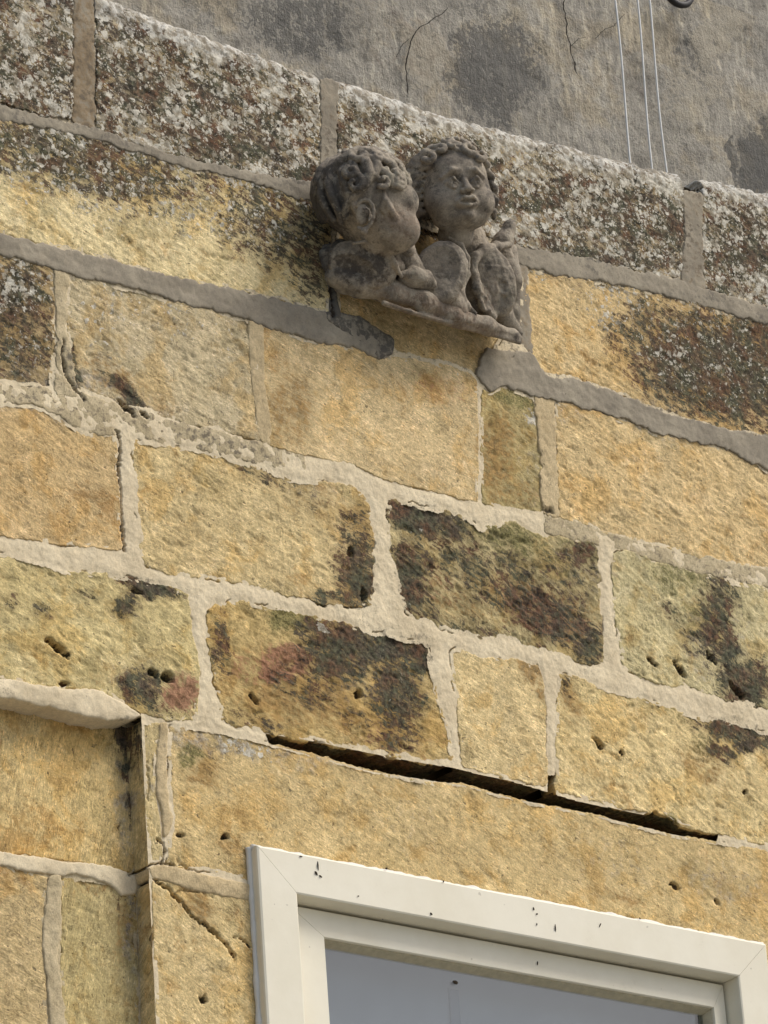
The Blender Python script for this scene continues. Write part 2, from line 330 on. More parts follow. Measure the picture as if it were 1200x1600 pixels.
def seg_dist(px, py, pts):
    d = np.full(px.shape, 1e9)
    for (x0, y0), (x1, y1) in zip(pts[:-1], pts[1:]):
        vx, vy = x1 - x0, y1 - y0
        t = np.clip(((px - x0) * vx + (py - y0) * vy) / (vx * vx + vy * vy), 0, 1)
        d = np.minimum(d, np.hypot(px - x0 - t * vx, py - y0 - t * vy))
    return d
def relief(px, py):
    """pits and cracks as depth in metres"""
    h = np.zeros_like(px)
    x0, x1, y0, y1 = px.min() - 30, px.max() + 30, py.min() - 30, py.max() + 30
    wx = px + 5 * fbm(px / 9, py / 9, 3, 31); wy = py + 5 * fbm(px / 9, py / 9, 3, 37)
    for (x, y, a, b, an, d) in PITS:
        if a == 0 or not (x0 < x < x1 and y0 < y < y1): continue
        c, q = math.cos(math.radians(an)), math.sin(math.radians(an))
        u = ((wx - x) * c + (wy - y) * q) / a; v = (-(wx - x) * q + (wy - y) * c) / b
        h = np.maximum(h, d * 1.7 * sst(1.05, .7, np.sqrt(u * u + v * v)))
    for pts, hw, d in CRACKS:
        xs = [p[0] for p in pts]; ys = [p[1] for p in pts]
        if max(xs) < x0 or min(xs) > x1 or max(ys) < y0 or min(ys) > y1: continue
        h = np.maximum(h, d * sst(hw + 1.1, hw * .3, seg_dist(wx, wy, pts)))
    return h

# ------------------------------------------------------------------ Coons patches
def polyline(pts, n, params=None):
    pts = np.asarray(pts, float); s = np.r_[0, np.cumsum(np.hypot(*np.diff(pts, axis=0).T))]; L = s[-1]
    t = (params if params is not None else np.linspace(0, 1, n)) * L
    return np.stack([np.interp(t, s, pts[:, 0]), np.interp(t, s, pts[:, 1])], -1), L
def params(L, step, edge=(.0006, .0018, .0036, .006, .0092)):
    e = [x / L for x in edge if x < L * .2]
    n = max(3, int(L / step)); mid = np.linspace((e[-1] if e else 0) + step / L * .9, 1 - (e[-1] if e else 0) - step / L * .9, n)
    return np.r_[0, e, mid, 1 - np.array(e[::-1]), 1]
def patch(top, bot, left=(), right=(), y0=0., step=.0034, rag=.0022, cut=.004, seed=0, px=True, edge=None):
    if px:
        f = lambda pts: [tuple(P(a, b, y0)[[0, 2]]) for a, b in pts]
        top, bot, left, right = f(top), f(bot), f(left), f(right)
    T, B = list(top), list(bot); L_ = [T[0], *left, B[0]]; R_ = [T[-1], *right, B[-1]]
    W = np.hypot(*np.subtract(T[-1], T[0])); H = np.hypot(*np.subtract(B[0], T[0]))
    kw = {} if edge is None else dict(edge=edge)
    u = params(W, step, **kw); v = params(H, step, **kw)
    Tp, lT = polyline(T, 0, u); Bp, lB = polyline(B, 0, u); Lp, lL = polyline(L_, 0, v); Rp, lR = polyline(R_, 0, v)
    def roug(p, axis, other_len, sgn, par, LL, ss):
        n = fbm(par * LL / .03, ss, 3, seed) * rag * 1.1 + fbm(par * LL / .009, ss, 2, seed + 9) * rag * .55
        taper = np.clip(np.minimum(par, 1 - par) * LL / .008, 0, 1)
        p[:, axis] += n * taper
        e0 = np.exp(-par * LL / .010) * cut; e1 = np.exp(-(1 - par) * LL / .010) * cut
        return p, e0, e1
    Tp, a0, a1 = roug(Tp, 1, H, -1, u, W, 1.3); Tp[:, 1] -= a0 + a1; Tp[:, 0] += a0 - a1
    Bp, a0, a1 = roug(Bp, 1, H, 1, u, W, 5.3); Bp[:, 1] += a0 + a1; Bp[:, 0] += a0 - a1
    Lp, a0, a1 = roug(Lp, 0, W, 1, v, H, 9.3); Lp[:, 0] += a0 + a1; Lp[:, 1] -= a0 - a1
    Rp, a0, a1 = roug(Rp, 0, W, -1, v, H, 14.3); Rp[:, 0] -= a0 + a1; Rp[:, 1] -= a0 - a1
    U, V_ = np.meshgrid(u, v)
    S = ((1 - V_)[..., None] * Tp[None] + V_[..., None] * Bp[None] + (1 - U)[..., None] * Lp[:, None] + U[..., None] * Rp[:, None]
         - ((1 - U) * (1 - V_))[..., None] * Tp[0] - (U * (1 - V_))[..., None] * Tp[-1] - ((1 - U) * V_)[..., None] * Bp[0] - (U * V_)[..., None] * Bp[-1])
    return S, U, V_, W, H
def grid_faces(nv, nu):
    i = np.arange(nv * nu).reshape(nv, nu)
    return np.stack([i[:-1, :-1], i[1:, :-1], i[1:, 1:], i[:-1, 1:]], -1).reshape(-1, 4)
def skirted(Vg, back):
    """grid (nv,nu,3) + skirt that runs straight back by `back` (number or [top,right,bottom,left])"""
    nv, nu = Vg.shape[:2]; idx = np.arange(nv * nu).reshape(nv, nu)
    t, r, b, l = (back,) * 4 if np.isscalar(back) else back
    rings = [(idx[0, :], t), (idx[:, -1], r), (idx[-1, ::-1], b), (idx[::-1, 0], l)]
    V = [Vg.reshape(-1, 3)]; Fs = [grid_faces(nv, nu)]; n = nv * nu; src = []
    for ids, d in rings:
        p0 = ids
        for dd in ((.004, .012, d) if d > .1 else (d,)):
            q = V[0][ids].copy(); q[:, 1] += dd; V.append(q); k = np.arange(len(ids)) + n; src.append(ids); n += len(ids)
            Fs.append(np.stack([p0[:-1], p0[1:], k[1:], k[:-1]], -1)); p0 = k
    return np.concatenate(V), np.concatenate(Fs), np.concatenate([np.arange(nv * nu)] + src)

WALL = empty('stone_wall', (0, 0.15, 0), 'old coursed wall of weathered yellow limestone blocks with mottled dark upper course', 'wall')
YEL = lin(206, 174, 122); CREAM = lin(216, 190, 138); PALE = lin(198, 176, 138); OCH = lin(200, 158, 96); SAND = lin(203, 172, 120); DKB = lin(182, 158, 106)
BLOCKN = [0]; BOUND = []
def block(top, bot, left=(), right=(), y0=0., tint=YEL, grain=-18, lift=0., rough=1., rnd=.0028, back=.035, rag=.0060, cut=.003, step=.0034, cap=0., px=True, label=None, slope=0., ochre=0., under=0.):
    k = BLOCKN[0]; BLOCKN[0] += 1
    S, U, V_, W, H = patch(top, bot, left, right, y0, step, rag, cut, 100 + k * 13, px)
    x, z = S[..., 0], S[..., 1]
    tx, tz = rng.uniform(-1, 1, 2) * .003
    dl, dr, dt, db = U * W, (1 - U) * W, V_ * H, (1 - V_) * H
    de = np.minimum(np.minimum(dl, dr), np.minimum(dt + (1 if cap else 0), db))
    h = lift + tx * (U - .5) + tz * (V_ - .5)
    h = h + rough * (.0030 * fbm(x / .12, z / .12, 3, k) + .0016 * fbm(x / .028, z / .028, 3, k + 50) + .0008 * fbm(x / .009, z / .009, 2, k + 70))
    a = math.radians(grain); gx = (x * math.cos(a) + z * math.sin(a)); gz = (-x * math.sin(a) + z * math.cos(a))
    h = h + rough * .0011 * fbm(gx / .05, gz / .008, 3, k + 90) - rough * .0024 * sst(.12, .5, fbm(x / .045, z / .024, 5, k + 110, .6))
    r = rnd * (1 + .5 * fbm(x / .03, z / .03, 2, k + 5))
    t = np.clip(de / r, 0, 1); h = h - r * .8 * (1 - np.sqrt(1 - (1 - t) ** 2))
    if cap:                                                # rounded coping edge
        tt = np.clip(dt / cap, 0, 1); h = h - cap * (1 - np.sqrt(np.maximum(0, 1 - (1 - tt) ** 2)))
    Y = y0 - h
    G = np.stack([x, Y, z], -1)
    px_, py_ = proj(G)
    G[..., 1] += relief(px_, py_)
    V, Fc, src = skirted(G, (.30 if cap else (back if np.isscalar(back) else back[0]), *( (back,) * 3 if np.isscalar(back) else back[1:])))
    ax, ay = proj(V)
    ext = np.clip(ax, -60, 1260)
    m = {q: stain(q, ext, ay) for q in ST}
    hole = np.zeros(len(V)); rl_ = relief(px_, py_).ravel(); hole[:len(rl_)] = rl_; m['soot_shade'] = np.where(hole > .009, 1.3, m['soot_shade'])  # shade painted black into the floors of deep pits and cracks
    if under: m['soot_shade'] = np.where((np.arange(len(V)) >= G.shape[0] * G.shape[1]) & (V[:, 1] > .008), 1.2, m['soot_shade'])  # shade painted on the skirts so the slot above the lintel reads dark
    big = fbm(V[:, 0] / .11, V[:, 2] / .11, 3, k + 3)[:, None]
    tn = tint[None] * (1 + .16 * big) * (1 + .06 * rng.standard_normal())
    oc = np.clip(.35 * fbm(V[:, 0] / .16, V[:, 2] / .10, 3, k + 33) + ochre, 0, .8)[:, None]
    tn = tn * (1 - oc) + (tn * np.array([1.0, .90, .72])) * oc
    uv = np.stack([V[:, 0] * math.cos(a) + V[:, 2] * math.sin(a), -V[:, 0] * math.sin(a) + V[:, 2] * math.cos(a) + V[:, 1] * .8], -1)
    o = mesh_obj('limestone_block', V, Fc, M_STONE, WALL, dict(tint=tn, m1=np.stack([m['soot_shade'], m['lich'], m['brown']], -1), m2=np.stack([m['green'], m['red'], m['grey']], -1)), uv)
    if label: o['label'] = label
    BOUND.append((S[0], S[-1][::-1], S[:, 0][::-1], S[:, -1], y0))
    return o

def ytop(x): return np.interp(x, [-200, 60, 180, 280, 380, 470, 540, 600, 700, 800, 870, 980, 1060, 1200, 1400], [-120, -45, 5, 45, 82, 112, 132, 150, 185, 210, 225, 258, 275, 305, 350]) - 11
def tops(a, b, n=8): return [(float(x), float(ytop(x))) for x in np.linspace(a, b, n)]
# course A, the coping course
block([(-150, -105), (-30, -72), (60, -52), (112, -40)], [(-150, 128), (0, 163), (65, 181), (110, 190)], right=[(114, 60)], cap=.042, tint=PALE, rough=1.2, rag=.0085, lift=.002, label='dark lichen-speckled coping block')
block(tops(146, 500), [(150, 205), (200, 222), (300, 251), (400, 274), (450, 283), (497, 288)], left=[(148, 100)], right=[(500, 200)], cap=.042, tint=PALE, rough=1.25, rag=.0085, lift=.003, label='dark brown coping block flecked with pale lichen')
block(tops(527, 1066, 10), [(527, 296), (640, 335), (810, 386), (900, 402), (1000, 426), (1064, 438)], left=[(525, 200)], right=[(1068, 350)], cap=.042, tint=PALE, rough=1.25, rag=.0085, lift=.003)
block(tops(1096, 1390, 5), [(1098, 450), (1200, 484), (1390, 530)], left=[(1096, 360)], cap=.042, tint=PALE, rough=1.2, rag=.0085, lift=.001)
# course B
block([(-150, 145), (0, 188), (75, 199), (150, 216), (225, 241), (300, 263), (350, 271), (400, 286), (465, 306), (515, 318)], [(-150, 330), (0, 365), (50, 379), (135, 399), (200, 414), (250, 430), (350, 450), (425, 467), (500, 487), (516, 492)], tint=CREAM, rough=1.3, rag=.0078, lift=.001, label='cream block blackened along its upper edge')
block([(524, 318), (640, 345), (800, 400), (812, 404)], [(526, 494), (570, 505), (618, 552), (680, 570), (735, 587), (752, 600)], right=[(800, 500), (770, 560)], tint=YEL * .9, rough=1., lift=-.004)
block([(822, 416), (860, 427), (950, 442), (1000, 453), (1080, 472), (1130, 487), (1200, 507), (1390, 556)], [(848, 587), (900, 596), (975, 621), (1050, 651), (1125, 671), (1200, 686), (1390, 730)], left=[(820, 500), (828, 556)], tint=YEL, rough=1.3, rag=.0078, ochre=.15, label='yellow block with its right half blackened by crust')
# course C
block([(-150, 360), (0, 400), (50, 408), (84, 420)], [(-150, 560), (0, 600), (50, 604), (84, 610)], right=[(86, 500)], tint=YEL * .95, rough=1.7)
block([(104, 430), (175, 443), (225, 456), (300, 477), (375, 494), (396, 502)], [(118, 606), (150, 622), (215, 640), (300, 664), (408, 690)], left=[(103, 500), (108, 570)], right=[(398, 600)], tint=lin(196, 172, 130), rough=1.4)
block([(404, 508), (425, 514), (500, 534), (550, 542), (590, 556), (640, 559), (700, 570), (735, 582), (746, 592)], [(420, 698), (475, 711), (550, 726), (600, 750), (650, 762), (725, 781), (748, 787)], left=[(407, 600)], right=[(748, 690)], tint=lin(214, 182, 130), rough=.6, rag=.0045, ochre=-.05, lift=.001, label='smooth buff block with an orange patch')
block([(752, 606), (765, 612), (780, 603), (825, 616), (838, 620)], [(752, 788), (800, 799), (856, 806)], left=[(750, 700)], right=[(852, 700)], tint=DKB, rough=1.2, rag=.0045, lift=-.001)
block([(866, 625), (925, 641), (975, 656), (1025, 676), (1075, 683), (1130, 701), (1160, 703), (1195, 733), (1300, 752), (1390, 775)], [(872, 808), (900, 816), (950, 836), (1000, 848), (1050, 860), (1125, 880), (1200, 893), (1390, 930)], left=[(868, 700)], tint=YEL, rough=1.3, ochre=.1)
# course D
block([(-150, 590), (0, 629), (50, 632), (90, 648), (115, 666), (145, 678), (181, 674)], [(-150, 812), (0, 838), (50, 846), (100, 853), (193, 861)], right=[(186, 730), (190, 800)], tint=lin(202, 168, 116), rough=.8, grain=-25, ochre=.1)
block([(203, 684), (250, 691), (300, 700), (350, 711), (400, 726), (450, 748), (500, 752), (550, 758), (577, 777)], [(222, 884), (275, 901), (325, 906), (375, 911), (425, 926), (475, 936), (510, 947), (583, 948)], left=[(208, 740), (214, 820)], right=[(583, 850)], tint=lin(210, 180, 126), rough=1.2, rag=.0078, label='sandy block with a blackened right end')
block([(605, 779), (635, 783), (690, 796), (725, 808), (750, 821), (800, 816), (850, 836), (932, 852)], [(634, 962), (700, 986), (750, 1001), (800, 1000), (825, 1014), (875, 1026), (920, 1039), (945, 1036)], left=[(603, 850), (620, 910)], right=[(938, 940)], tint=lin(190, 166, 116), rough=1.7, rag=.0085, grain=-28, label='darkly stained block streaked green and red-brown')
block([(954, 863), (985, 861), (1025, 876), (1075, 890), (1150, 908), (1200, 918), (1390, 956)], [(974, 1046), (1025, 1071), (1075, 1074), (1125, 1091), (1150, 1100), (1200, 1106), (1390, 1140)], left=[(957, 950)], tint=lin(202, 180, 130), rough=1.4, rag=.0078, grain=-30)
# course E
block([(-150, 838), (0, 863), (60, 876), (100, 892), (150, 895), (200, 900), (235, 911), (282, 922)], [(-150, 1040), (0, 1062), (50, 1071), (110, 1079), (155, 1078), (192, 1100), (222, 1117), (260, 1126), (311, 1126)], left=(), right=[(296, 930), (303, 1000), (311, 1050)], tint=lin(204, 178, 122), rough=1.3, grain=-26, back=(.035, .035, .06, .035))
block([(322, 950), (360, 936), (400, 940), (440, 950), (490, 962), (550, 975), (590, 988), (650, 1000), (674, 1008)], [(344, 1128), (380, 1137), (421, 1147), (517, 1164), (605, 1181), (660, 1190), (708, 1196)], left=[(321, 1000), (338, 1080)], right=[(674, 1050), (686, 1090), (702, 1140)], tint=lin(196, 164, 106), rough=1.6, rag=.0085, back=(.03, .03, .13, .03), under=1, label='scorched block stained black and red')
block([(703, 1013), (720, 1012), (750, 1027), (810, 1030), (840, 1042), (848, 1056)], [(722, 1199), (760, 1208), (800, 1217), (855, 1231)], left=[(705, 1050), (713, 1100), (718, 1150)], right=[(852, 1120)], tint=lin(212, 182, 128), rough=.8, grain=-20, back=(.03, .04, .13, .03), under=1, lift=.001)
block([(871, 1051), (910, 1060), (950, 1075), (1000, 1088), (1050, 1105), (1100, 1124), (1150, 1128), (1200, 1145), (1390, 1186)], [(866, 1238), (930, 1253), (1010, 1272), (1024, 1267), (1050, 1279), (1066, 1293), (1118, 1304), (1200, 1322), (1390, 1362)], left=[(869, 1100), (868, 1180)], tint=lin(212, 182, 126), rough=1.3, rag=.006, grain=-28, back=(.03, .03, .13, .04), under=1)
# lintel, jamb stones (flush with the wall above; the wall to their left is set back)
block([(263, 1131), (345, 1141), (421, 1159), (517, 1184), (585, 1203), (650, 1218), (720, 1224), (811, 1248), (875, 1260), (940, 1275), (1000, 1291), (1060, 1305), (1118, 1314), (1200, 1328), (1390, 1366)],
      [(258, 1350), (330, 1364), (400, 1380), (600, 1410), (1000, 1490), (1200, 1540), (1390, 1580)], left=[(262, 1230), (268, 1280)], tint=lin(208, 176, 120), rough=.8, grain=-24, back=(.13, .03, .03, .04), rag=.0045, step=.0037, label='long lintel stone over the window, tooled in slanting strokes')
block([(219, 1125), (252, 1129)], [(232, 1352), (256, 1350)], left=[(223, 1200), (229, 1290)], right=[(246, 1180), (243, 1235), (251, 1290)], tint=lin(204, 176, 122), rough=.7, grain=80, back=(.05, .02, .05, .06), rag=.0008, cut=.002, rnd=.003)
block([(236, 1374), (270, 1378), (330, 1385), (420, 1404)], [(244, 1640), (300, 1650), (420, 1672)], left=[(239, 1450), (242, 1540)], tint=lin(208, 178, 124), rough=.8, grain=-30, back=(.02, .02, .05, .06), rag=.0008, cut=.003, rnd=.003, label='jamb stone split by a slanting crack')
block([(244, 1650), (300, 1660), (420, 1682)], [(252, 1850), (300, 1860), (420, 1882)], tint=YEL, rough=.8, back=(.02, .02, .05, .06), rag=.0008, rnd=.003, step=.006)
YR = .045
block([(-150, 1066), (0, 1092), (60, 1100), (130, 1118), (216, 1132)], [(-150, 1308), (0, 1332), (50, 1338), (120, 1346), (208, 1366)], right=[], y0=YR, tint=lin(206, 174, 116), rough=.7, grain=78, rag=.0045)
block([(-150, 1328), (0, 1352), (40, 1360), (76, 1370)], [(-150, 1640), (0, 1655), (78, 1672)], right=[(66, 1450), (72, 1550)], y0=YR, tint=SAND, rough=.9, grain=-20, rag=.006)
block([(94, 1368), (150, 1374), (170, 1376), (214, 1396)], [(102, 1676), (150, 1684), (218, 1696)], left=[(97, 1450), (94, 1520)], y0=YR, tint=DKB, rough=1., grain=75, rag=.0045)
block([(-150, 1655), (0, 1672), (216, 1712)], [(-150, 1890), (0, 1905), (222, 1945)], y0=YR, tint=YEL, rough=.9, step=.006)
print('blocks', time.perf_counter() - T0)

# the window opening
wx0, wx1, wz0, wz1 = -.393, float(P(1198, 1476, -.026)[0]), 3.10, 4.238
# ------------------------------------------------------------------ plain courses beyond the frame (seen only from other places)
zs_ = [5.955, 5.65, 5.365, 5.06, 4.77, 4.46]
def wblock(x0, x1, z0, z1, y0=0., **kw):
    return block([(x0, z1), (x1, z1)], [(x0, z0), (x1, z0)], y0=y0, px=False, step=.012, rough=1.2, back=.03, **kw)
xl0 = [float(P(-150, y)[0]) for y in (10, 240, 460, 700, 930, 1200)]
xr0 = [float(P(1390, y)[0]) for y in (440, 640, 840, 1040, 1250, 1450)]
for r in range(5):
    z1, z0 = zs_[r] + (.04 if r == 0 else -.01), zs_[r + 1] + .01
    for sgn, edge in ((-1, xl0[r]), (1, xr0[r])):
        e = edge + sgn * .018
        for j in range(2):
            wd = .52 + .1 * ((r + j) % 2)
            a, b = (e - wd, e) if sgn < 0 else (e, e + wd)
            wblock(a, b, z0, z1, tint=[YEL, SAND, PALE, DKB][(r + j) % 4])
            e += sgn * (wd + .018)
for z1, z0 in ((4.445, 4.16), (4.14, 3.86)):
    e = xr0[5] + .018
    for j in range(2): wblock(e, e + .55, z0, z1, tint=[YEL, SAND][j]); e += .568
    e = float(P(-150, 1400, YR)[0]) - .018
    for j in range(2): wblock(e - .55, e, z0, z1, y0=YR, tint=[SAND, YEL][j]); e -= .568
xj = float(P(1210, 1500)[0])
for z1, z0 in ((4.225, 3.98), (3.96, 3.70), (3.68, 3.42)): wblock(wx1 + .012, 1.42, z0, z1, tint=YEL)

# ------------------------------------------------------------------ wall core and mortar
def box_vf(x0, x1, y0, y1, z0, z1):
    v = [(x, y, z) for x in (x0, x1) for y in (y0, y1) for z in (z0, z1)]
    f = [(0, 1, 3, 2), (4, 6, 7, 5), (0, 4, 5, 1), (2, 3, 7, 6), (0, 2, 6, 4), (1, 5, 7, 3)]
    return v, f
def boxes(name, bl, mat, parent=None):
    V = []; Fs = []
    for b in bl:
        v, f = box_vf(*b); n = len(V); V += v; Fs += [tuple(i + n for i in q) for q in f]
    return mesh_obj(name, V, Fs, mat, parent, smooth=False)
M_SKIM = mortar_material('buff_skim', (.50, .385, .215), (.60, .47, .27), 1.)
M_CORE = simple('rubble_core', tuple(lin(150, 128, 92)), .95, .3, 20, .1, .004)
boxes('wall_core', [(-2.6, 2.9, .12, .30, 4.25, 5.93), (-2.6, -.40, .12, .30, 0, 4.25), (wx1 + .005, 2.9, .12, .30, 0, 4.25), (-.40, wx1 + .004, .12, .30, 0, 3.09)], M_CORE, WALL)
boxes('lower_wall_face', [(-2.6, -.66, .05, .115, 0, 3.80), (wx1 + .005, 2.9, .006, .115, 0, 3.42), (-.64, -.40, .006, .115, 0, 3.55), (-.40, wx1 + .004, .006, .115, 0, 3.08)], M_CORE, WALL)

boxes('lime_mortar', [(-2.6, -1.0, .004, .115, 4.46, 5.91), (1.165, 2.9, .004, .115, 3.5, 5.91), (-2.6, -1.0, .050, .115, 3.81, 4.455)], M_LIME, WALL)
XS = np.arange(-1.02, 1.18, .0016); ZS = np.arange(3.80, 6.0, .0016)
def inside(poly, X, Z):
    c = np.zeros(X.shape, bool); n = len(poly)
    for i in range(n):
        x0, z0 = poly[i]; x1, z1 = poly[(i + 1) % n]
        if z0 == z1: continue
        q = ((z0 > Z) != (z1 > Z)) & (X < (x1 - x0) * (Z - z0) / (z1 - z0) + x0); c ^= q
    return c
def mortar_sheet(y0, level, want, mat, name, extra=()):
    GX, GZ = np.meshgrid(XS, ZS); D = np.full(GX.shape, .03); IN = np.zeros(GX.shape, bool); st = .0016; R = 10
    oy, ox = np.mgrid[-R:R + 1, -R:R + 1]
    for T_, B_, L_, Rr, yy in BOUND:
        if abs(yy - y0) > 1e-6: continue
        loop = np.concatenate([T_, Rr, B_, L_])
        dd = np.r_[0, np.cumsum(np.hypot(*np.diff(loop, axis=0).T))]
        t = np.arange(0, dd[-1], .0009); q = np.stack([np.interp(t, dd, loop[:, 0]), np.interp(t, dd, loop[:, 1])], -1)
        for p in q:
            i = int(round((p[1] - ZS[0]) / st)); j = int(round((p[0] - XS[0]) / st))
            if i < R or j < R or i >= len(ZS) - R or j >= len(XS) - R: continue
            sl = (slice(i - R, i + R + 1), slice(j - R, j + R + 1))
            np.minimum(D[sl], np.hypot(GX[sl] - p[0], GZ[sl] - p[1]), out=D[sl])
        i0, i1 = np.searchsorted(ZS, [loop[:, 1].min(), loop[:, 1].max()]); j0, j1 = np.searchsorted(XS, [loop[:, 0].min(), loop[:, 0].max()])
        if i1 > i0 and j1 > j0: IN[i0:i1, j0:j1] |= inside(q[::5], GX[i0:i1, j0:j1], GZ[i0:i1, j0:j1])
    cand = ~(IN & (D > .009)); full = GX.shape; gx, gz, dm, inn = GX[cand], GZ[cand], D[cand], IN[cand]
    d0 = np.where(inn, 0, dm); gap = fbm(gx / .06, gz / .06, 3, 77)
    lv = level + .0026 * fbm(gx / .05, gz / .05, 3, 5) + .0009 * fbm(gx / .012, gz / .012, 3, 6) + .0010 * sst(.0, .012, d0)
    crk = sst(.0026, .0007, d0) * sst(.20, .36, gap) * (~inn)
    Pg = np.stack([gx, y0 - lv + .013 * crk, gz], -1); ax, ay = proj(Pg)
    rl = relief(ax, ay); Pg[:, 1] += rl
    num = -np.ones(full, np.int64); num[cand] = np.arange(len(gx))
    kp = np.zeros(full, bool); kp[cand] = want(gx, gz, ax, ay)
    kf = kp[:-1, :-1] & kp[1:, :-1] & kp[:-1, 1:] & kp[1:, 1:]
    Fc = np.stack([num[:-1, :-1], num[:-1, 1:], num[1:, 1:], num[1:, :-1]], -1)[kf]
    used = np.unique(Fc); ren = np.zeros(len(gx), np.int64); ren[used] = np.arange(len(used)); V = Pg[used]; ax, ay = ax[used], ay[used]
    soot_shade = np.maximum(stain('soot_shade', ax, ay) * .3, stain('grey', ax, ay) * .25) + .35 * sst(620, 300, ay - .27 * ax)
    brown = stain('brown', ax, ay) * .35 + .2 * sst(620, 350, ay - .27 * ax)
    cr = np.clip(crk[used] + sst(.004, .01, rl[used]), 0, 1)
    return mesh_obj(name, V, ren[Fc], mat, WALL, dict(m1=np.stack([soot_shade, brown, cr], -1)))
slotp = P([415, 517, 605, 700, 800, 900, 1005, 1026, 1060, 1122, 1118, 1050, 940, 811, 720, 585, 421], [1146, 1164, 1184, 1199, 1222, 1252, 1274, 1262, 1287, 1303, 1318, 1303, 1276, 1249, 1226, 1206, 1162])[:, [0, 2]]
xw0, zrec = float(P(212, 1125)[0]), float(P(120, 1085)[2])
def want_main(X, Z, ax, ay):
    rec = (X < xw0 + .012) & (Z < zrec)
    sl_ = inside(slotp, X, Z) | ((ay > 1190) & (ay < 1290) & (ax > 856) & (ax < 868) & (ay > 1212))
    win = (X > -.385) & (Z < 4.22)
    return ~rec & ~sl_ & ~win & (Z < 5.915)
mortar_sheet(0., -.0002, want_main, M_LIME, 'lime_mortar')
mortar_sheet(YR, -.0004, lambda X, Z, ax, ay: (X < xw0 + .06) & (Z < zrec + .05), M_CEMP, 'lime_mortar')
print('mortar', time.perf_counter() - T0)

# strips of newer pointing, laid over the joints
STN = [0]
def strip(name, top, bot, mat, y0=0., lift=.002, bulge=.0015, back=.02, rag=.0080, left=(), right=(), soot_shade=0., brown=0., step=.0036, label=None):
    k = STN[0]; STN[0] += 1
    S, U, V_, W, H = patch(top, bot, left, right, y0, step, rag, .004, 900 + k * 7, True, (.001, .003, .006))
    x, z = S[..., 0], S[..., 1]
    de = np.minimum(np.minimum(U, 1 - U) * W, np.minimum(V_, 1 - V_) * H)
    h = lift * .6 + .0022 + bulge * .5 * np.clip(de / .01, 0, 1) + .0028 * fbm(x / .05, z / .05, 3, k) + .0010 * fbm(x / .014, z / .014, 2, k)
    t = np.clip(de / .003, 0, 1); h = h - .003 * (1 - np.sqrt(1 - (1 - t) ** 2))
    G = np.stack([x, y0 - h, z], -1)
    ax, ay = proj(G); rl = relief(ax, ay) * .6; G[..., 1] += rl
    V, Fc, src = skirted(G, back)
    ax, ay = proj(V)
    so_ = np.clip(soot_shade + .35 * stain('soot_shade', ax, ay), 0, 1); br = brown + .3 * stain('brown', ax, ay)
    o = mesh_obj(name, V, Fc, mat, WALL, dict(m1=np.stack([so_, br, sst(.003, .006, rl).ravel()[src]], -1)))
    if label: o['label'] = label
    return o
C_ = 'cement_joint'
strip(C_, [(-150, 122), (0, 163), (65, 182), (140, 198), (200, 219), (300, 249), (400, 271), (450, 279), (530, 286)], [(-150, 148), (0, 189), (75, 200), (150, 218), (225, 243), (300, 265), (350, 273), (400, 288), (465, 312), (530, 330)], M_CEM)
strip(C_, [(497, 120), (530, 128)], [(498, 300), (532, 300)], M_CEM, lift=.001, left=[(501, 200)], right=[(524, 200)], brown=.2)
strip(C_, [(114, -34), (146, -24)], [(112, 196), (150, 206)], M_CEM, lift=0., brown=.55)
strip(C_, [(780, 372), (810, 383), (900, 399), (1000, 424), (1070, 438), (1110, 453), (1200, 483), (1390, 526)], [(780, 398), (820, 417), (860, 428), (950, 443), (1000, 454), (1080, 474), (1130, 489), (1200, 508), (1390, 560)], M_CEM)
strip(C_, [(1064, 296), (1100, 304)], [(1062, 446), (1104, 458)], M_CEM, lift=.001, left=[(1069, 370)], right=[(1096, 370)], brown=.25)
strip(C_, [(-150, 325), (0, 364), (50, 378), (135, 398), (200, 413), (250, 429), (350, 449), (425, 466), (500, 485), (560, 497), (612, 530)], [(-150, 362), (0, 399), (75, 417), (100, 429), (175, 445), (225, 458), (300, 479), (375, 496), (425, 515), (500, 535), (550, 543), (590, 560), (616, 556)], M_CEM, lift=.003, soot_shade=.08, label='broad smear of grey cement with a dark ragged end')
strip(C_, [(757, 540), (790, 548), (830, 552), (850, 586), (900, 594), (975, 619), (1050, 649), (1125, 669), (1200, 684), (1390, 726)], [(742, 590), (766, 614), (780, 603), (825, 617), (875, 627), (925, 642), (975, 657), (1025, 677), (1130, 702), (1195, 734), (1390, 779)], M_CEM, lift=.003)
strip(C_, [(806, 380), (822, 384)], [(812, 548), (834, 556)], M_CEM, lift=-.002, brown=.4)
strip('pointing_strip', [(80, 412), (108, 424)], [(84, 618), (124, 624)], M_CEMP, lift=-.001, soot_shade=.18, left=[(88, 520)], right=[(104, 520)])
strip('pointing_strip', [(-150, 556), (0, 598), (84, 606), (130, 612), (215, 640), (300, 664), (410, 690), (475, 708)], [(-150, 592), (0, 630), (50, 633), (90, 649), (115, 667), (145, 679), (200, 684), (300, 700), (400, 724), (480, 738)], M_CEMP, lift=-.0030, soot_shade=.30, brown=.25)
strip('pointing_strip', [(386, 498), (412, 506)], [(404, 690), (428, 700)], M_SKIM, lift=-.0012, left=[(392, 600)], right=[(414, 600)], rag=.003)
strip('pointing_strip', [(832, 616), (868, 624)], [(848, 806), (876, 812)], M_SKIM, lift=-.0012, left=[(842, 700)], right=[(870, 700)], rag=.0085, soot_shade=.12)
strip('pointing_strip', [(848, 803), (900, 812), (950, 832), (1050, 858), (1200, 890), (1390, 928)], [(848, 834), (940, 854), (985, 863), (1025, 878), (1075, 892), (1200, 919), (1390, 958)], M_CEMP, lift=-.0025, soot_shade=.28, brown=.2)
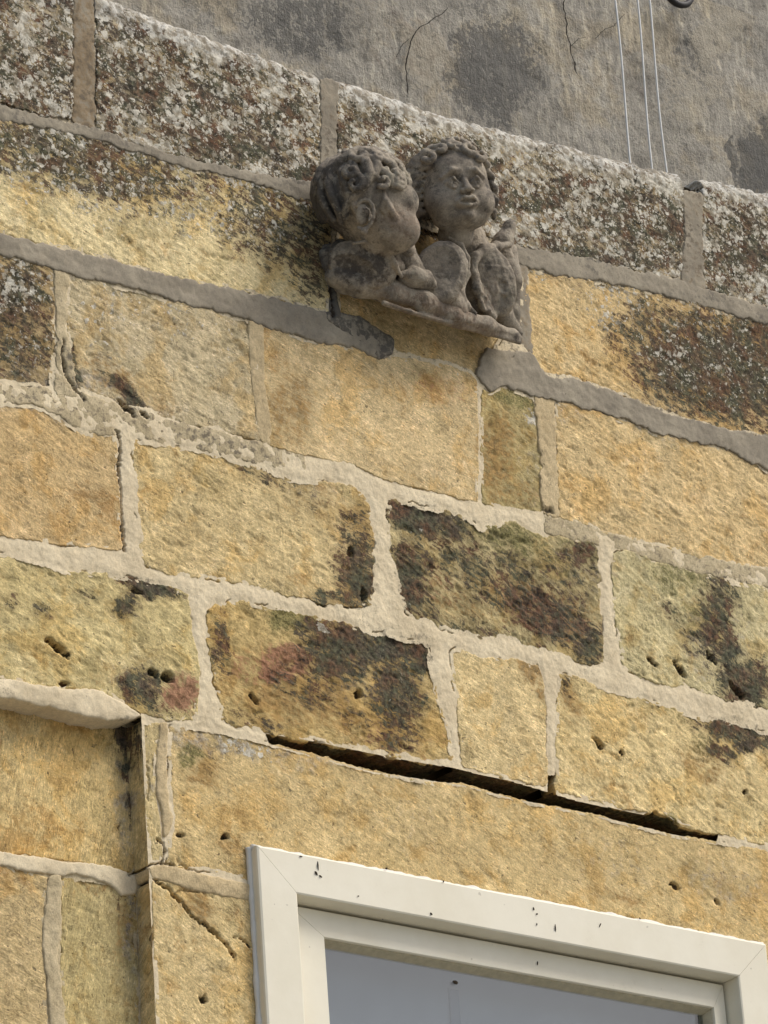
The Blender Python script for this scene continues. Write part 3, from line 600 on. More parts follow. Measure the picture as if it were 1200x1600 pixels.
# mortar ledge where the wall to the left sets back
strip('mortar_ledge', [(-150, 1038), (0, 1060), (50, 1070), (110, 1078), (155, 1077), (192, 1099), (219, 1118)], [(-150, 1068), (0, 1091), (30, 1095), (60, 1104), (100, 1110), (125, 1119), (170, 1126), (195, 1127), (220, 1123)], M_LIME, lift=.004, bulge=.004, back=.055, rag=.0045)
# the lime seam of the set-back wall, running round the corner on to the jamb
strip('pointing_strip', [(-150, 1306), (0, 1333), (50, 1338), (100, 1347), (150, 1349), (206, 1366), (214, 1366)], [(-150, 1330), (0, 1352), (40, 1361), (88, 1370), (120, 1366), (160, 1376), (190, 1400), (214, 1400)], M_LIME, y0=YR, lift=.003, rag=.0045, brown=.1)
strip('pointing_strip', [(229, 1353), (262, 1350), (300, 1362), (400, 1384)], [(234, 1373), (262, 1378), (300, 1392), (400, 1410)], M_SKIM, lift=.0015, back=.05, rag=.003, label='thin skin of mortar smeared over the corner')
strip('pointing_strip', [(74, 1366), (97, 1366)], [(82, 1680), (106, 1680)], M_CEMP, y0=YR, lift=.001, left=[(66, 1450), (64, 1480), (72, 1530)], right=[(95, 1440), (90, 1500), (98, 1560)], rag=.004)
strip('pointing_strip', [(248, 1126), (262, 1128)], [(252, 1310), (264, 1308)], M_SKIM, lift=.0015, left=[(244, 1180), (242, 1230), (252, 1270)], right=[(260, 1200), (262, 1255), (270, 1275)], rag=.004)
print('strips', time.perf_counter() - T0)

# ------------------------------------------------------------------ rendered wall behind
YB = 1.5
M_CRK = simple('dark_crack', (.035, .03, .025), .95, .3, 60, .05)  # flat dark ribbons laid on the render as cracks, no groove cut
def backwall():
    s = N('aged_grey_render')
    _, dark, pale, brown = s.attr('m1'); tint, _, _, _ = s.attr('tint')
    nA = s.noise(5, 6, .65); nB = s.noise(26, 6, .7); nC = s.noise(110, 5, .7)
    mp = s.nd('ShaderNodeMapping'); mp.inputs['Rotation'].default_value = (0, math.radians(-28), 0); mp.inputs['Scale'].default_value = (60, 60, 12); s.t.links.new(s.pos, mp.inputs[0])
    nG = s.noise(1, 5, .65, mp.outputs[0], .3)
    c = lambda x, k: mul(s, s.ma('SUBTRACT', x, .5), k)
    c = lambda x, k: mul(s, s.ma('SUBTRACT', x, .5), k * 2.2)
    base = s.val(tint, add(s, add(s, 1., c(nB, .5)), add(s, c(nC, .4), c(nG, .5))))
    base = s.mix(mul(s, s.ss(.5, .62, nA), .6), base, s.mix(1., base, (1.12, 1.02, .84), 'MULTIPLY'))
    base = s.mix(mul(s, s.ss(.52, .62, s.noise(8, 6, .75)), .6), base, s.mix(1., base, (.66, .65, .64), 'MULTIPLY'))
    base = s.mix(mul(s, s.ss(.56, .64, s.noise(45, 6, .8)), .7), base, s.mix(1., base, (.5, .48, .45), 'MULTIPLY'))
    base = s.mix(mul(s, s.ss(.52, .64, nG), .6), base, s.mix(1., base, (1.35, 1.33, 1.25), 'MULTIPLY'))
    base = s.mix(mul(s, s.ss(.5, .7, add(s, pale, add(s, c(nC, .9), c(nB, .9)))), .8), base, s.mix(nC, (.27, .24, .18), (.44, .39, .30)))
    base = s.mix(mul(s, s.ss(.3, .8, add(s, brown, c(nB, .8))), .8), base, s.mix(nC, (.11, .085, .065), (.26, .20, .145)))
    f = s.ma('MINIMUM', s.ss(.38, .62, add(s, add(s, mul(s, dark, .92), c(nB, 1.1)), add(s, c(nC, 1.0), c(nG, .8)))), mul(s, dark, 2.))
    base = s.mix(mul(s, f, .75), base, s.mix(nC, (.035, .036, .035), (.12, .115, .105)))
    m = s.finish(base, .93, add(s, mul(s, nB, 1.), add(s, nC, nG)), .006, .8)
    face(s, m)
def face(s, m, root=None, x=np.arange(-.7, 3.1, .0055), z=np.arange(5.75, 7.75, .0055), dy=0.):
    X, Z = np.meshgrid(x, z)
    Y = YB + dy - .012 * fbm(X / .5, Z / .5, 4, 3) - .004 * fbm(X / .06, Z / .06, 4, 8)
    G = np.stack([X, Y, Z], -1); ax, ay = proj(G)
    def blob(L):
        wx = ax + 22 * fbm(ax / 45, ay / 45, 3, 41); wy = ay + 22 * fbm(ax / 45, ay / 45, 3, 43); r = np.zeros_like(ax)
        for (a, b, rx, ry, an, st) in L:
            cc, q = math.cos(math.radians(an)), math.sin(math.radians(an)); dx, dy = wx - a, wy - b
            r = np.maximum(r, st * sst(1.4, .5, np.hypot((dx * cc + dy * q) / rx, (-dx * q + dy * cc) / ry)))
        return r
    dk = blob([(770, 110, 75, 90, 0, .95), (470, 30, 100, 70, 0, .7), (330, 20, 90, 30, 20, .4), (300, 60, 40, 20, 20, .3), (740, 20, 60, 40, 0, .4), (1172, 262, 18, 60, 0, 1.3), (1148, 250, 6, 40, 0, 1.2), (1195, 250, 14, 70, 0, 1.1),
               (950, 200, 60, 60, 0, .3), (1070, 90, 16, 40, -30, .55), (800, -60, 200, 60, 0, .4), (600, 30, 40, 20, 0, .3), (1010, 170, 40, 90, 0, .3), (880, 40, 20, 60, 0, .3), (1060, 230, 80, 40, 20, .3)])
    pl = blob([(660, 90, 38, 66, 0, .8), (1130, 40, 30, 100, 40, .9), (560, 20, 50, 60, 0, .5), (960, 20, 40, 40, 0, .4), (880, 130, 60, 70, 0, .35), (560, 60, 30, 40, 0, .3), (1080, 140, 60, 70, 30, .65), (1150, 150, 80, 60, 40, .3), (1190, 200, 40, 60, 0, .3), (905, 60, 14, 20, 0, .4)])
    br = blob([(640, 60, 90, 90, 0, .35), (920, 40, 80, 60, 0, .3), (1000, 130, 60, 90, 0, .35), (700, 170, 80, 30, 0, .3), (860, 190, 90, 50, 0, .2), (1180, 60, 40, 90, 0, .3)])
    G[..., 1] += .004 * sst(.2, .5, dk) - .004 * sst(.2, .5, pl)
    tn = lin(156, 150, 137)[None, None] * (1 + .3 * fbm(X / .3, Z / .3, 3, 9))[..., None]
    idx = np.arange(X.size).reshape(X.shape)
    Fc = np.stack([idx[:-1, :-1], idx[:-1, 1:], idx[1:, 1:], idx[1:, :-1]], -1).reshape(-1, 4)
    if root is not None: mesh_obj('render_face', G.reshape(-1, 3), Fc, m, root, dict(tint=(lin(156, 150, 137)[None, None] * (1 + .3 * fbm(X / .3, Z / .3, 3, 9))[..., None]).reshape(-1, 3), m1=np.zeros((X.size, 3)) + .1)); return
    root = empty('rendered_wall', (1.3, YB + .15, 0), 'tall wall of stained grey render with hairline cracks behind the stone wall', 'wall')
    mesh_obj('render_face', G.reshape(-1, 3), Fc, m, root, dict(tint=tn.reshape(-1, 3), m1=np.stack([dk, pl, br], -1).reshape(-1, 3)))
    for li, (pts, w0) in enumerate((([(700, 12), (690, 22), (680, 27), (668, 36), (655, 43), (645, 56), (639, 76), (634, 100), (636, 125), (637, 152)], 1.3), ([(879, -30), (882, 0), (880, 14), (886, 35), (885, 52), (891, 70), (892, 85), (898, 98), (900, 112), (906, 122)], 1.3), ([(640, 60), (628, 70), (618, 92)], .7), ([(892, 72), (904, 60), (915, 58)], .7), ([(930, 60), (945, 45), (960, 40), (975, 22)], .7))):
        q, L = polyline(pts, 0, np.linspace(0, 1, 60)); jx = 2.4 * fbm(np.arange(60) / 5., np.full(60, li * 3.), 3, 91); ww = w0 * (.55 + .9 * np.abs(fbm(np.arange(60) / 3., np.full(60, li * 5.), 2, 92))) * np.minimum(1, np.minimum(np.arange(60), 59 - np.arange(60)) / 6 + .25)
        q[:, 0] += jx; A = P(q[:, 0] - ww, q[:, 1], YB - .017); B_ = P(q[:, 0] + ww, q[:, 1] + .5, YB - .017); V = np.concatenate([A, B_]); i = np.arange(59); mesh_obj('hairline_crack', V, np.stack([i, i + 60, i + 61, i + 1], -1), M_CRK, root)
    face(s, m, root, np.arange(-1.6, 4.2, .03), np.arange(4.0, 9, .03), .022)
    boxes('wall_body', [(-1.6, 4.15, YB + .05, YB + .3, 0, 8.95)], M_CORE, root)
backwall()
M_DARKM = simple('rusty_black_metal', (.03, .027, .024), .6, .3, 60, .4, .001)
M_CORD = simple('white_cord', (.78, .77, .72), .8, .15, 200, .2)

def tube(path, r, seg=8, cap=True, noise=0.):
    path = np.asarray(path, float); n = len(path); r = np.broadcast_to(r, (n,)).astype(float)
    t = np.gradient(path, axis=0); t /= np.linalg.norm(t, axis=1)[:, None]
    up = np.array([0, 1., .01]) if abs(t[0] @ np.array([0, 1., 0])) < .9 else np.array([1., 0, 0])
    a = np.cross(t, up); a /= np.linalg.norm(a, axis=1)[:, None]; b = np.cross(t, a)
    th = np.arange(seg) / seg * 2 * np.pi
    V = path[:, None] + r[:, None, None] * (np.cos(th)[None, :, None] * a[:, None] + np.sin(th)[None, :, None] * b[:, None])
    i = np.arange(n * seg).reshape(n, seg); j = np.roll(i, -1, 1)
    F_ = [tuple(q) for q in np.stack([i[:-1], j[:-1], j[1:], i[1:]], -1).reshape(-1, 4)]
    if cap: F_ += [tuple(i[0][::-1]), tuple(i[-1])]
    return V.reshape(-1, 3), F_
YC = .75
for i, (a, b, lb) in enumerate((((960, 0), (987, 256), 'thin white cord hanging in front of the grey wall, leftmost of three'), ((994, 0), (1021, 263), 'thin white cord hanging in front of the grey wall, middle of three'), ((1013, 0), (1043, 270), 'thin white cord hanging in front of the grey wall, nearest the dark hook'))):
    p, q = P(*a, YC), P(*b, YC); d = (q - p) / (p[2] - q[2])
    path = [p - d * (.7 - s) + np.array([.0025 * math.sin(s * 9 + i), .003 * math.sin(s * 7), 0]) for s in np.linspace(0, 1.35, 40)]
    path = np.array(path); o = path[-1].copy()
    V, Fc = tube(path, .0026, 6)
    tag(mesh_obj('hanging_cord', V, Fc, M_CORD, None, org=o), lb, 'cord', 'white cords hanging behind the coping')
# dark curled hook on the grey wall, its lower curve just enters the picture
hk = P(1058, -14, YB - .05)
pts = [hk + np.array([.055 * math.cos(t), 0, .055 * math.sin(t)]) for t in np.linspace(math.radians(200), math.radians(350), 16)]
pts += [pts[-1] + np.array([.004, .01 * k, .02 * k]) for k in range(1, 6)]
V, Fc = tube(np.array([[p[0] + 0, p[1], p[2] + .012] for p in pts]), .010, 8)
tag(mesh_obj('iron_hook', V, Fc, M_DARKM, None, org=hk), 'dark curved iron hook fixed high on the grey rendered wall', 'hook')

# ------------------------------------------------------------------ window
def upvc():
    s = N('cream_window_plastic'); s.b.inputs['Specular IOR Level'].default_value = .35
    nA = s.noise(7, 5, .6); nB = s.noise(60, 5, .7); nC = s.noise(14, 6, .8)
    col = s.mix(s.ss(.35, .7, nA), (.82, .76, .60), (.77, .705, .54))
    col = s.val(col, add(s, .97, mul(s, nB, .06)))
    col = s.mix(mul(s, s.ss(.62, .74, nC), .22), col, (.42, .36, .25))
    fk = s.ss(.74, .78, s.noise(85, 2, .4)); col = s.mix(mul(s, fk, .4), col, (.3, .24, .16))
    return s.finish(col, .42, nB, .0004, .5)
M_UPVC = upvc()
WIN = empty('window', ((wx0 + wx1) / 2, 0, wz0), 'cream framed plastic window with grey glass under the long lintel stone', 'window')
def rect_ring(name, x0, x1, z0, z1, prof, mat, parent, names=None, kz=1., kr=1.):
    """four mitred bars; prof = [(inset, y)] closed section; butt faces meet at the mitre"""
    C4 = [((x0, z1), (1, -1)), ((x1, z1), (-kr, -1)), ((x1, z0), (-kr, 1)), ((x0, z0), (1, 1))]
    k = len(prof)
    for i in range(4):
        (a, da), (b, db) = C4[i], C4[(i + 1) % 4]
        ns = 24
        V = []
        for j in range(ns + 1):
            t = j / ns
            for (w_, y) in prof:
                ax_, az_ = a[0] + da[0] * w_, a[1] + da[1] * w_ * kz; bx_, bz_ = b[0] + db[0] * w_, b[1] + db[1] * w_ * kz
                dx, dz = bx_ - ax_, bz_ - az_; L = math.hypot(dx, dz); g = .0004 / L
                tt = g + (1 - 2 * g) * t
                V.append((ax_ + dx * tt, y, az_ + dz * tt))
        Fs = []
        for j in range(ns):
            for q in range(k):
                q2 = (q + 1) % k
                Fs.append((j * k + q, j * k + q2, (j + 1) * k + q2, (j + 1) * k + q))
        Fs += [tuple(range(k))[::-1], tuple(ns * k + q for q in range(k))]
        o = mesh_obj((names or [name] * 4)[i], V, Fs, mat, parent, smooth=False)
        me = o.data
YF = -.026
# outer frame: front face y = YF, splayed inner face down to the sash
fx0 = -.393 + .001; fz1 = float(P(600, 1358, YF)[2])
iw = float(P(465, 1395, YF)[0]) - fx0; kz = (fz1 - float(P(600, 1422, YF)[2])) / iw
pr = [(0, .06), (0, YF + .006), (.0012, YF + .002), (.005, YF), (iw - .004, YF), (iw - .001, YF + .0015), (iw, YF + .005), (iw + .004, .034), (iw + .004, .06)]
rect_ring('frame', fx0, wx1, wz0, fz1, pr, M_UPVC, WIN, ['frame_head', 'frame_stile', 'frame_sill', 'frame_stile'], kz)
sx0, sx1, sz1, sz0 = fx0 + iw + .0075, wx1 - iw - .0075, fz1 - iw * kz - .0075, wz0 + iw * kz + .0075
YS = .013
sw = float(P(509, 1480, YS)[0]) - sx0; kz2 = (sz1 - float(P(512, 1466, YS)[2])) / sw; kr2 = (sx1 - float(P(1115, 1573, YS)[0])) / sw; print('window', fx0, wx1, iw, sw, kr2)
pr = [(.0, .058), (.0, YS + .002), (.002, YS), (sw - .003, YS), (sw, YS + .003), (sw + .001, .058)]
rect_ring('sash', sx0, sx1, sz0, sz1, pr, M_UPVC, WIN, ['sash_rail', 'sash_stile', 'sash_rail', 'sash_stile'], kz2, kr2)
M_BEAD = simple('dirty_glazing_bead', tuple(lin(190, 180, 152)), .8, .7, 60, .2, .002)
g0, g1, h0, h1 = sx0 + sw, sx1 - sw * kr2, sz0 + sw * kz2, sz1 - sw * kz2
pr = [(.0, YS + .031), (.0, YS + .007), (.002, YS + .007), (.010, YS + .024), (.010, YS + .031)]
rect_ring('glazing_bead', g0, g1, h0, h1, pr, M_BEAD, WIN)
def glass():
    s = N('window_glass'); t = s.t
    gl = s.nd('ShaderNodeBsdfGlossy'); gl.inputs['Roughness'].default_value = .04; gl.inputs['Color'].default_value = (1, .96, .90, 1)
    tr = s.nd('ShaderNodeBsdfTransparent'); tr.inputs['Color'].default_value = (.78, .82, .84, 1)
    fr = s.nd('ShaderNodeLayerWeight'); f2 = add(s, .09, mul(s, s.ma('POWER', fr.outputs['Facing'], 4.), .6))
    n = s.noise(5, 3, .5); b = s.nd('ShaderNodeBump'); b.inputs['Strength'].default_value = .2; b.inputs['Distance'].default_value = .002; t.links.new(n, b.inputs['Height']); t.links.new(b.outputs[0], gl.inputs['Normal'])
    mx = s.nd('ShaderNodeMixShader'); t.links.new(f2, mx.inputs[0]); t.links.new(tr.outputs[0], mx.inputs[1]); t.links.new(gl.outputs[0], mx.inputs[2])
    t.links.new(mx.outputs[0], t.nodes['Material Output'].inputs['Surface']); return s.m
boxes('glass_pane', [(g0 + .001, g1 - .001, YS + .0250, YS + .0290, h0 + .001, h1 - .001)], glass(), WIN)
# ragged white sealant round the frame
M_SEAL = simple('white_sealant', tuple(lin(222, 218, 206)), .7, .2, 60, .3, .001)
def seal(p, q, yb, r0):
    n = int(np.linalg.norm(np.subtract(q, p)) / .004); t = np.linspace(0, 1, n)[:, None]; path = np.array(p) * (1 - t) + np.array(q) * t
    r = r0 * (1 + .7 * fbm(t[:, 0] * n * .004 / .05, t[:, 0] * 0 + yb * 50, 4, 5)); V, Fc = tube(path, np.clip(r, .001, .02), 8)
    Vn = V.reshape(n, 8, 3); Vn[..., 2] += .0022 * fbm(Vn[..., 0] / .02, Vn[..., 2] / .02, 3, 3); Vn[..., 0] += .0015 * fbm(Vn[..., 0] / .02, Vn[..., 2] / .02, 3, 13)
    mesh_obj('sealant_bead', V, Fc, M_SEAL, WIN)
seal((fx0, -.010, fz1 - .001), (wx1, -.010, fz1 - .001), 1, .0075)
seal((fx0 - .001, -.003, fz1), (fx0 - .001, -.003, wz0), 2, .006)
# dead gnats and dirt flecks stuck on the frame
M_SPECK = simple('dark_speck', (.06, .045, .03), .9, .2, 50, .1)
V, Fc = [], []
for (a, b, l, w_, an, y) in [(497, 1352, 10, 1.6, 85, YF), (494, 1364, 6, 3, 60, YF), (501, 1369, 4, 2, 40, YF), (604, 1357, 3, 3, 0, YF), (470, 1338, 4, 1.6, 10, YF), (693, 1377, 3, 2, 80, YF), (834, 1420, 4, 2, 80, YF), (839, 1428, 3, 2, 0, YF), (839, 1444, 3, 1.3, 85, YF), (868, 1450, 8, 1.5, 85, YF), (938, 1445, 6, 1.5, 110, YF), (674, 1428, 4, 2.5, 50, YF), (598, 1435, 3, 1.5, 80, YS), (840, 1505, 5, 1.6, 85, YS), (712, 1535, 6, 5, 30, YS + .0245), (1000, 1435, 3, 2, 80, YF), (560, 1400, 2, 2, 0, YF)]:
    an = math.radians(an); n = len(V); q = []
    for k in range(7):
        t = k / 7 * 2 * math.pi; u, v = .7 * l * math.cos(t) * (1 + .3 * rng.uniform(-1, 1)), .6 * w_ * math.sin(t)
        q.append((a + u * math.cos(an) - v * math.sin(an), b + u * math.sin(an) + v * math.cos(an)))
    base = [P(x_, z_, y - .0004) for x_, z_ in q]; top_ = P(a, b, y - .003)
    V += base + [top_]; Fc += [(n + k, n + (k + 1) % 7, n + 7) for k in range(7)]
tag(mesh_obj('dirt_speck', V, Fc, M_SPECK, WIN), kind='stuff')
# the room behind: pale grey blind with a darker cord slot
M_BLIND = simple('grey_blind_cloth', (.40, .41, .42), .9, .6, 3, .1)
M_BL2 = simple('dark_blind_tape', (.26, .28, .31), .9, .1, 3, .1)
BL = empty('window_blind', ((g0 + g1) / 2, .11, wz0 + .05), 'plain blue-grey blind drawn behind the window glass', 'blind')
boxes('blind_sheet', [(-.385, wx1 - .005, .108, .111, wz0 + .05, 4.235)], M_BLIND, BL)
bx = float(P(713, 1570, .10)[0]); boxes('blind_tape', [(bx - .012, bx + .012, .104, .1075, wz0 + .06, float(P(713, 1545, .10)[2]))], M_BL2, BL)
print('window', time.perf_counter() - T0)

# ------------------------------------------------------------------ ground (bounces light on to the wall)
M_GR = simple('pale_paving', tuple(lin(134, 134, 130)), .95, .3, 2, .1)
tag(boxes('ground', [(-60, 60, -60, 60, -.4, 0)], M_GR), kind='structure')

# ------------------------------------------------------------------ carved cherubs
class SDF:
    def __init__(s, lo, hi, res):
        s.lo = np.array(lo, float); s.res = res; s.n = np.ceil((np.array(hi) - s.lo) / res).astype(int) + 1
        s.D = np.full(s.n, 9.9, np.float32)
    def sub(s, lo, hi):
        a = np.maximum(0, np.floor((lo - s.lo) / s.res).astype(int)); b = np.minimum(s.n, np.ceil((hi - s.lo) / s.res).astype(int) + 1)
        if np.any(b - a < 2): return None, None
        sl_ = tuple(slice(i, j) for i, j in zip(a, b))
        ax = [s.lo[i] + s.res * np.arange(a[i], b[i]) for i in range(3)]
        return sl_, np.meshgrid(*ax, indexing='ij', sparse=True)
    def put(s, sl_, d, op, k):
        D = s.D[sl_]
        if op == 'u':
            if k > 0:
                h = np.clip(.5 + .5 * (D - d) / k, 0, 1); s.D[sl_] = D + (d - D) * h - k * h * (1 - h)
            else: s.D[sl_] = np.minimum(D, d)
        else:
            if k > 0:
                h = np.clip(.5 - .5 * (D + d) / k, 0, 1); s.D[sl_] = D + (-d - D) * h + k * h * (1 - h)
            else: s.D[sl_] = np.maximum(D, -d)
    def ell(s, c, r, op='u', k=.01, R=None):
        c = np.array(c, float); r = np.array(r, float) * np.ones(3); m = r.max() + k + 3 * s.res
        sl_, g = s.sub(c - m, c + m)
        if sl_ is None: return
        x, y, z = g[0] - c[0], g[1] - c[1], g[2] - c[2]
        if R is not None: x, y, z = [R[0][i] * x + R[1][i] * y + R[2][i] * z for i in range(3)]
        k0 = np.sqrt((x / r[0]) ** 2 + (y / r[1]) ** 2 + (z / r[2]) ** 2); k1 = np.sqrt((x / r[0] ** 2) ** 2 + (y / r[1] ** 2) ** 2 + (z / r[2] ** 2) ** 2)
        s.put(sl_, k0 * (k0 - 1) / np.maximum(k1, 1e-6), op, k)
    def cap(s, a, b, ra, rb=None, op='u', k=.01):
        a, b = np.array(a, float), np.array(b, float); rb = ra if rb is None else rb; m = max(ra, rb) + k + 3 * s.res
        sl_, g = s.sub(np.minimum(a, b) - m, np.maximum(a, b) + m)
        if sl_ is None: return
        v = b - a; L2 = max(v @ v, 1e-9)
        t = np.clip(((g[0] - a[0]) * v[0] + (g[1] - a[1]) * v[1] + (g[2] - a[2]) * v[2]) / L2, 0, 1)
        d = np.sqrt((g[0] - a[0] - t * v[0]) ** 2 + (g[1] - a[1] - t * v[1]) ** 2 + (g[2] - a[2] - t * v[2]) ** 2) - (ra + (rb - ra) * t)
        s.put(sl_, d, op, k)
    def chain(s, pts, rs, op='u', k=.01):
        rs = [rs] * len(pts) if np.isscalar(rs) else rs
        for i in range(len(pts) - 1): s.cap(pts[i], pts[i + 1], rs[i], rs[i + 1], op, k)
    def mesh(s):
        D = s.D; I = D < 0
        c = [(i, j, k) for i in (0, 1) for j in (0, 1) for k in (0, 1)]; nx, ny, nz = D.shape
        cnt = sum(I[i:nx - 1 + i, j:ny - 1 + j, k:nz - 1 + k].astype(np.int8) for i, j, k in c)
        act = (cnt > 0) & (cnt < 8); cells = np.argwhere(act); idx = -np.ones(act.shape, np.int64); idx[act] = np.arange(len(cells))
        val = {q: D[cells[:, 0] + q[0], cells[:, 1] + q[1], cells[:, 2] + q[2]].astype(float) for q in c}
        S = np.zeros((len(cells), 3)); C = np.zeros(len(cells))
        for a in c:
            for ax in range(3):
                if a[ax] == 0:
                    b = list(a); b[ax] = 1; b = tuple(b); va, vb = val[a], val[b]; m = (va < 0) != (vb < 0)
                    t = np.where(m, va / np.where(m, va - vb, 1), 0); pnt = np.array(a, float)[None] + np.zeros((len(cells), 3)); pnt[:, ax] += t
                    S += pnt * m[:, None]; C += m
        V = (cells + S / C[:, None]) * s.res + s.lo
        Fs = []
        for ax in range(3):
            o1, o2 = [(1, 2), (2, 0), (0, 1)][ax]
            sl_a = [slice(None)] * 3; sl_b = [slice(None)] * 3; sl_a[ax] = slice(0, -1); sl_b[ax] = slice(1, None)
            A, B = I[tuple(sl_a)], I[tuple(sl_b)]
            e = np.argwhere(A != B); e = e[(e[:, o1] > 0) & (e[:, o2] > 0) & (e[:, o1] < D.shape[o1] - 1) & (e[:, o2] < D.shape[o2] - 1)]
            fl = A[tuple(e.T)]
            def cell(d1, d2):
                q = e.copy(); q[:, o1] -= d1; q[:, o2] -= d2; return idx[tuple(q.T)]
            q = np.stack([cell(1, 1), cell(0, 1), cell(0, 0), cell(1, 0)], -1)
            q[~fl] = q[~fl][:, ::-1]; Fs.append(q)
        return V, np.concatenate(Fs)

def cherub_head(seed, mode):
    """mode 1: the face turned outwards; mode 0: the profile with the big near cheek (near side is -x)"""
    r = np.random.default_rng(seed); s = SDF((-1.4, -1.35, -1.5), (1.4, 1.35, 1.55), .0195)
    E_, K = s.ell, s.cap
    E_((0, -.15, .28), (.86, .92, .82), k=.1); E_((0, .22, -.16), (.80, .62, .74), k=.25)
    E_((0, .40, .42), (.64, .42, .44), k=.2)
    for sx in (-1, 1):
        E_((sx * .40, .40, -.36), (.43, .40, .40), k=.14)
    E_((0, .58, -.72), (.25, .24, .19), k=.08); E_((0, .26, -.70), (.64 if mode else .5, .46, .27), k=.12)
    E_((0, .42, -.84), (.34, .26, .11), k=.05)
    K((0, -.05, -.8), (0, -.15, -.95), .40, .42, k=.08) if mode else K((.1, .25, -.6), (.25, .2, -1.0), .30, .30, k=.10)
    for sx in ((-1, 1) if mode else (1,)):                           # eyes
        E_((sx * .28, .92, .06), (.22, .19, .16), 's', .07)
        E_((sx * .29, .70, .0), (.175, .175, .15), k=.01)
        K((sx * .13, .81, .0), (sx * .28, .89, .115), .022, .030, k=.012); K((sx * .28, .89, .115), (sx * .45, .75, .02), .040, .030, k=.025)
        K((sx * .14, .80, -.06), (sx * .29, .845, -.115), .024, .030, k=.025); K((sx * .29, .845, -.115), (sx * .44, .74, -.04), .030, .022, k=.025)
        E_((sx * .29 + .02, .885, .0), (.055, .050, .055), 's', .006)
        E_((sx * .29 + .02, .858, -.002), (.022, .03, .022), k=.004)
        K((sx * .12, .85, .305), (sx * .29, .87, .315), .030, .034, k=.10); K((sx * .29, .87, .315), (sx * .52, .72, .17), .034, .022, k=.10)
    K((0, .79, .12), (0, .955, -.14), .055, .080, k=.07); E_((0, .985, -.19), (.105, .09, .082), k=.04)
    for sx in (-1, 1):
        E_((sx * .115, .92, -.215), (.070, .08, .060), k=.03); E_((sx * .058, .985, -.265), (.034, .055, .034), 's', .015)
        K((sx * .17, .90, -.25), (sx * .30, .83, -.46), .020, .018, 's', .06)
    E_((0, .80, -.46), (.28, .15, .17), k=.09)
    for sx in (-1, 1):
        K((0, .965, -.395), (sx * .10, .955, -.375), .036, .044, k=.025); K((sx * .10, .955, -.375), (sx * .25, .85, -.445), .044, .024, k=.025)
        K((0, .925, -.565), (sx * .17, .87, -.52), .052, .028, k=.03)
    s.chain([(-.19, .87, -.47), (-.08, .93, -.47), (.08, .93, -.47), (.19, .87, -.47)], [.020, .052, .052, .020], 's', .005)
    E_((0, .70, -.72), (.18, .17, .14), k=.05)
    E_((0, .90, -.655), (.17, .07, .040), 's', .05)
    for sx in (-1, 1):                                               # ears
        c = np.array([sx * .86, -.02 if mode else -.36, -.08 if mode else -.16])
        big = 1.0 if mode else 1.35
        pts = [c + big * np.array([sx * .05 * math.cos(t), .13 * math.cos(t), .22 * math.sin(t)]) for t in np.linspace(-1.9, 2.6, 11)]
        E_(c - np.array([sx * .03, .02, 0]), (.07, .14, .21), k=.04); s.chain(pts, .042, k=.015)
        E_(c + big * np.array([sx * .03, .04, -.24]), (.06, .075, .07), k=.02); E_(c + big * np.array([sx * .08, .03, -.02]), (.06, .065, .13), 's', .02)
        s.chain([c + big * np.array([sx * .07, .08 * math.cos(t), .11 * math.sin(t) - .02]) for t in np.linspace(-.6, 2.2, 6)], .024, k=.01)
    def surf(th, ph, rr=1.):
        return np.array([.87 * math.sin(ph) * math.sin(th) * rr, -.15 + .95 * math.sin(ph) * math.cos(th) * rr, .28 + .86 * math.cos(ph) * rr])
    def curl(c, R0, rad, turns, sg, tilt=0., k=.006):
        c = np.array(c, float); nrm = c - np.array([0, -.15, .2]); nrm /= np.linalg.norm(nrm); ta = np.cross(nrm, [0, 0, 1.]); ta /= np.linalg.norm(ta); tb = np.cross(nrm, ta)
        n = int(7 * turns) + 3; pts = []
        for q in range(n):
            t = q / (n - 1); a = tilt + sg * turns * 2 * math.pi * t; R_ = R0 * (1 - .75 * t)
            pts.append(c + nrm * (.02 + .08 * t) + (ta * math.cos(a) + tb * math.sin(a)) * R_)
        s.chain(pts, [rad * (1 - .35 * q / (n - 1)) for q in range(n)], k=k)
    if mode:
        for i in range(40):
            th = i / 40 * 2 * math.pi + r.uniform(-.1, .1); front = math.cos(th)
            end = 1.0 if front > .72 else (1.25 if front > .42 else (1.8 if front > .1 else 2.3))
            end += r.uniform(-.12, .12); st = r.uniform(.0, .6); n = 10; pts = []; wv = r.uniform(.1, .28)
            for j in range(n):
                t = j / (n - 1); ph = st + (end - st) * t
                pts.append(surf(th + wv * math.sin(t * 7 + i) / max(.35, math.sin(ph)), ph, 1.0 + .05 * math.sin(i * 2.1) + .05 * t + .04 * math.sin(t * 9 + i)))
            s.chain(pts, [.11 - .05 * (j / (n - 1)) for j in range(n)], k=.005)
        for i in range(9):                                           # thick mass swept back over the near temple
            t = i / 8; a = np.array([-.56 - .30 * math.sin(t * 2.2), .50 - .42 * t, .84 - 1.30 * t])
            w1 = a + np.array([-.15, -.08, .0 + .05 * math.sin(i)]); w2 = w1 + np.array([-.15, -.14, -.14]); w3 = w2 + np.array([-.02, -.18, .03]); w4 = w3 + np.array([.04, -.18, -.14])
            s.chain([a, w1, w2, w3, w4], [.06, .14, .165, .14, .07], k=.02)
        for i in range(5):
            t = i / 4; a = np.array([.66 + .16 * math.sin(t * 2.6), .46 - .15 * t, .70 - 1.1 * t])
            s.chain([a, a + [.09, -.02, -.14], a + [.11, -.10, -.28]], [.06, .09, .045], k=.004)
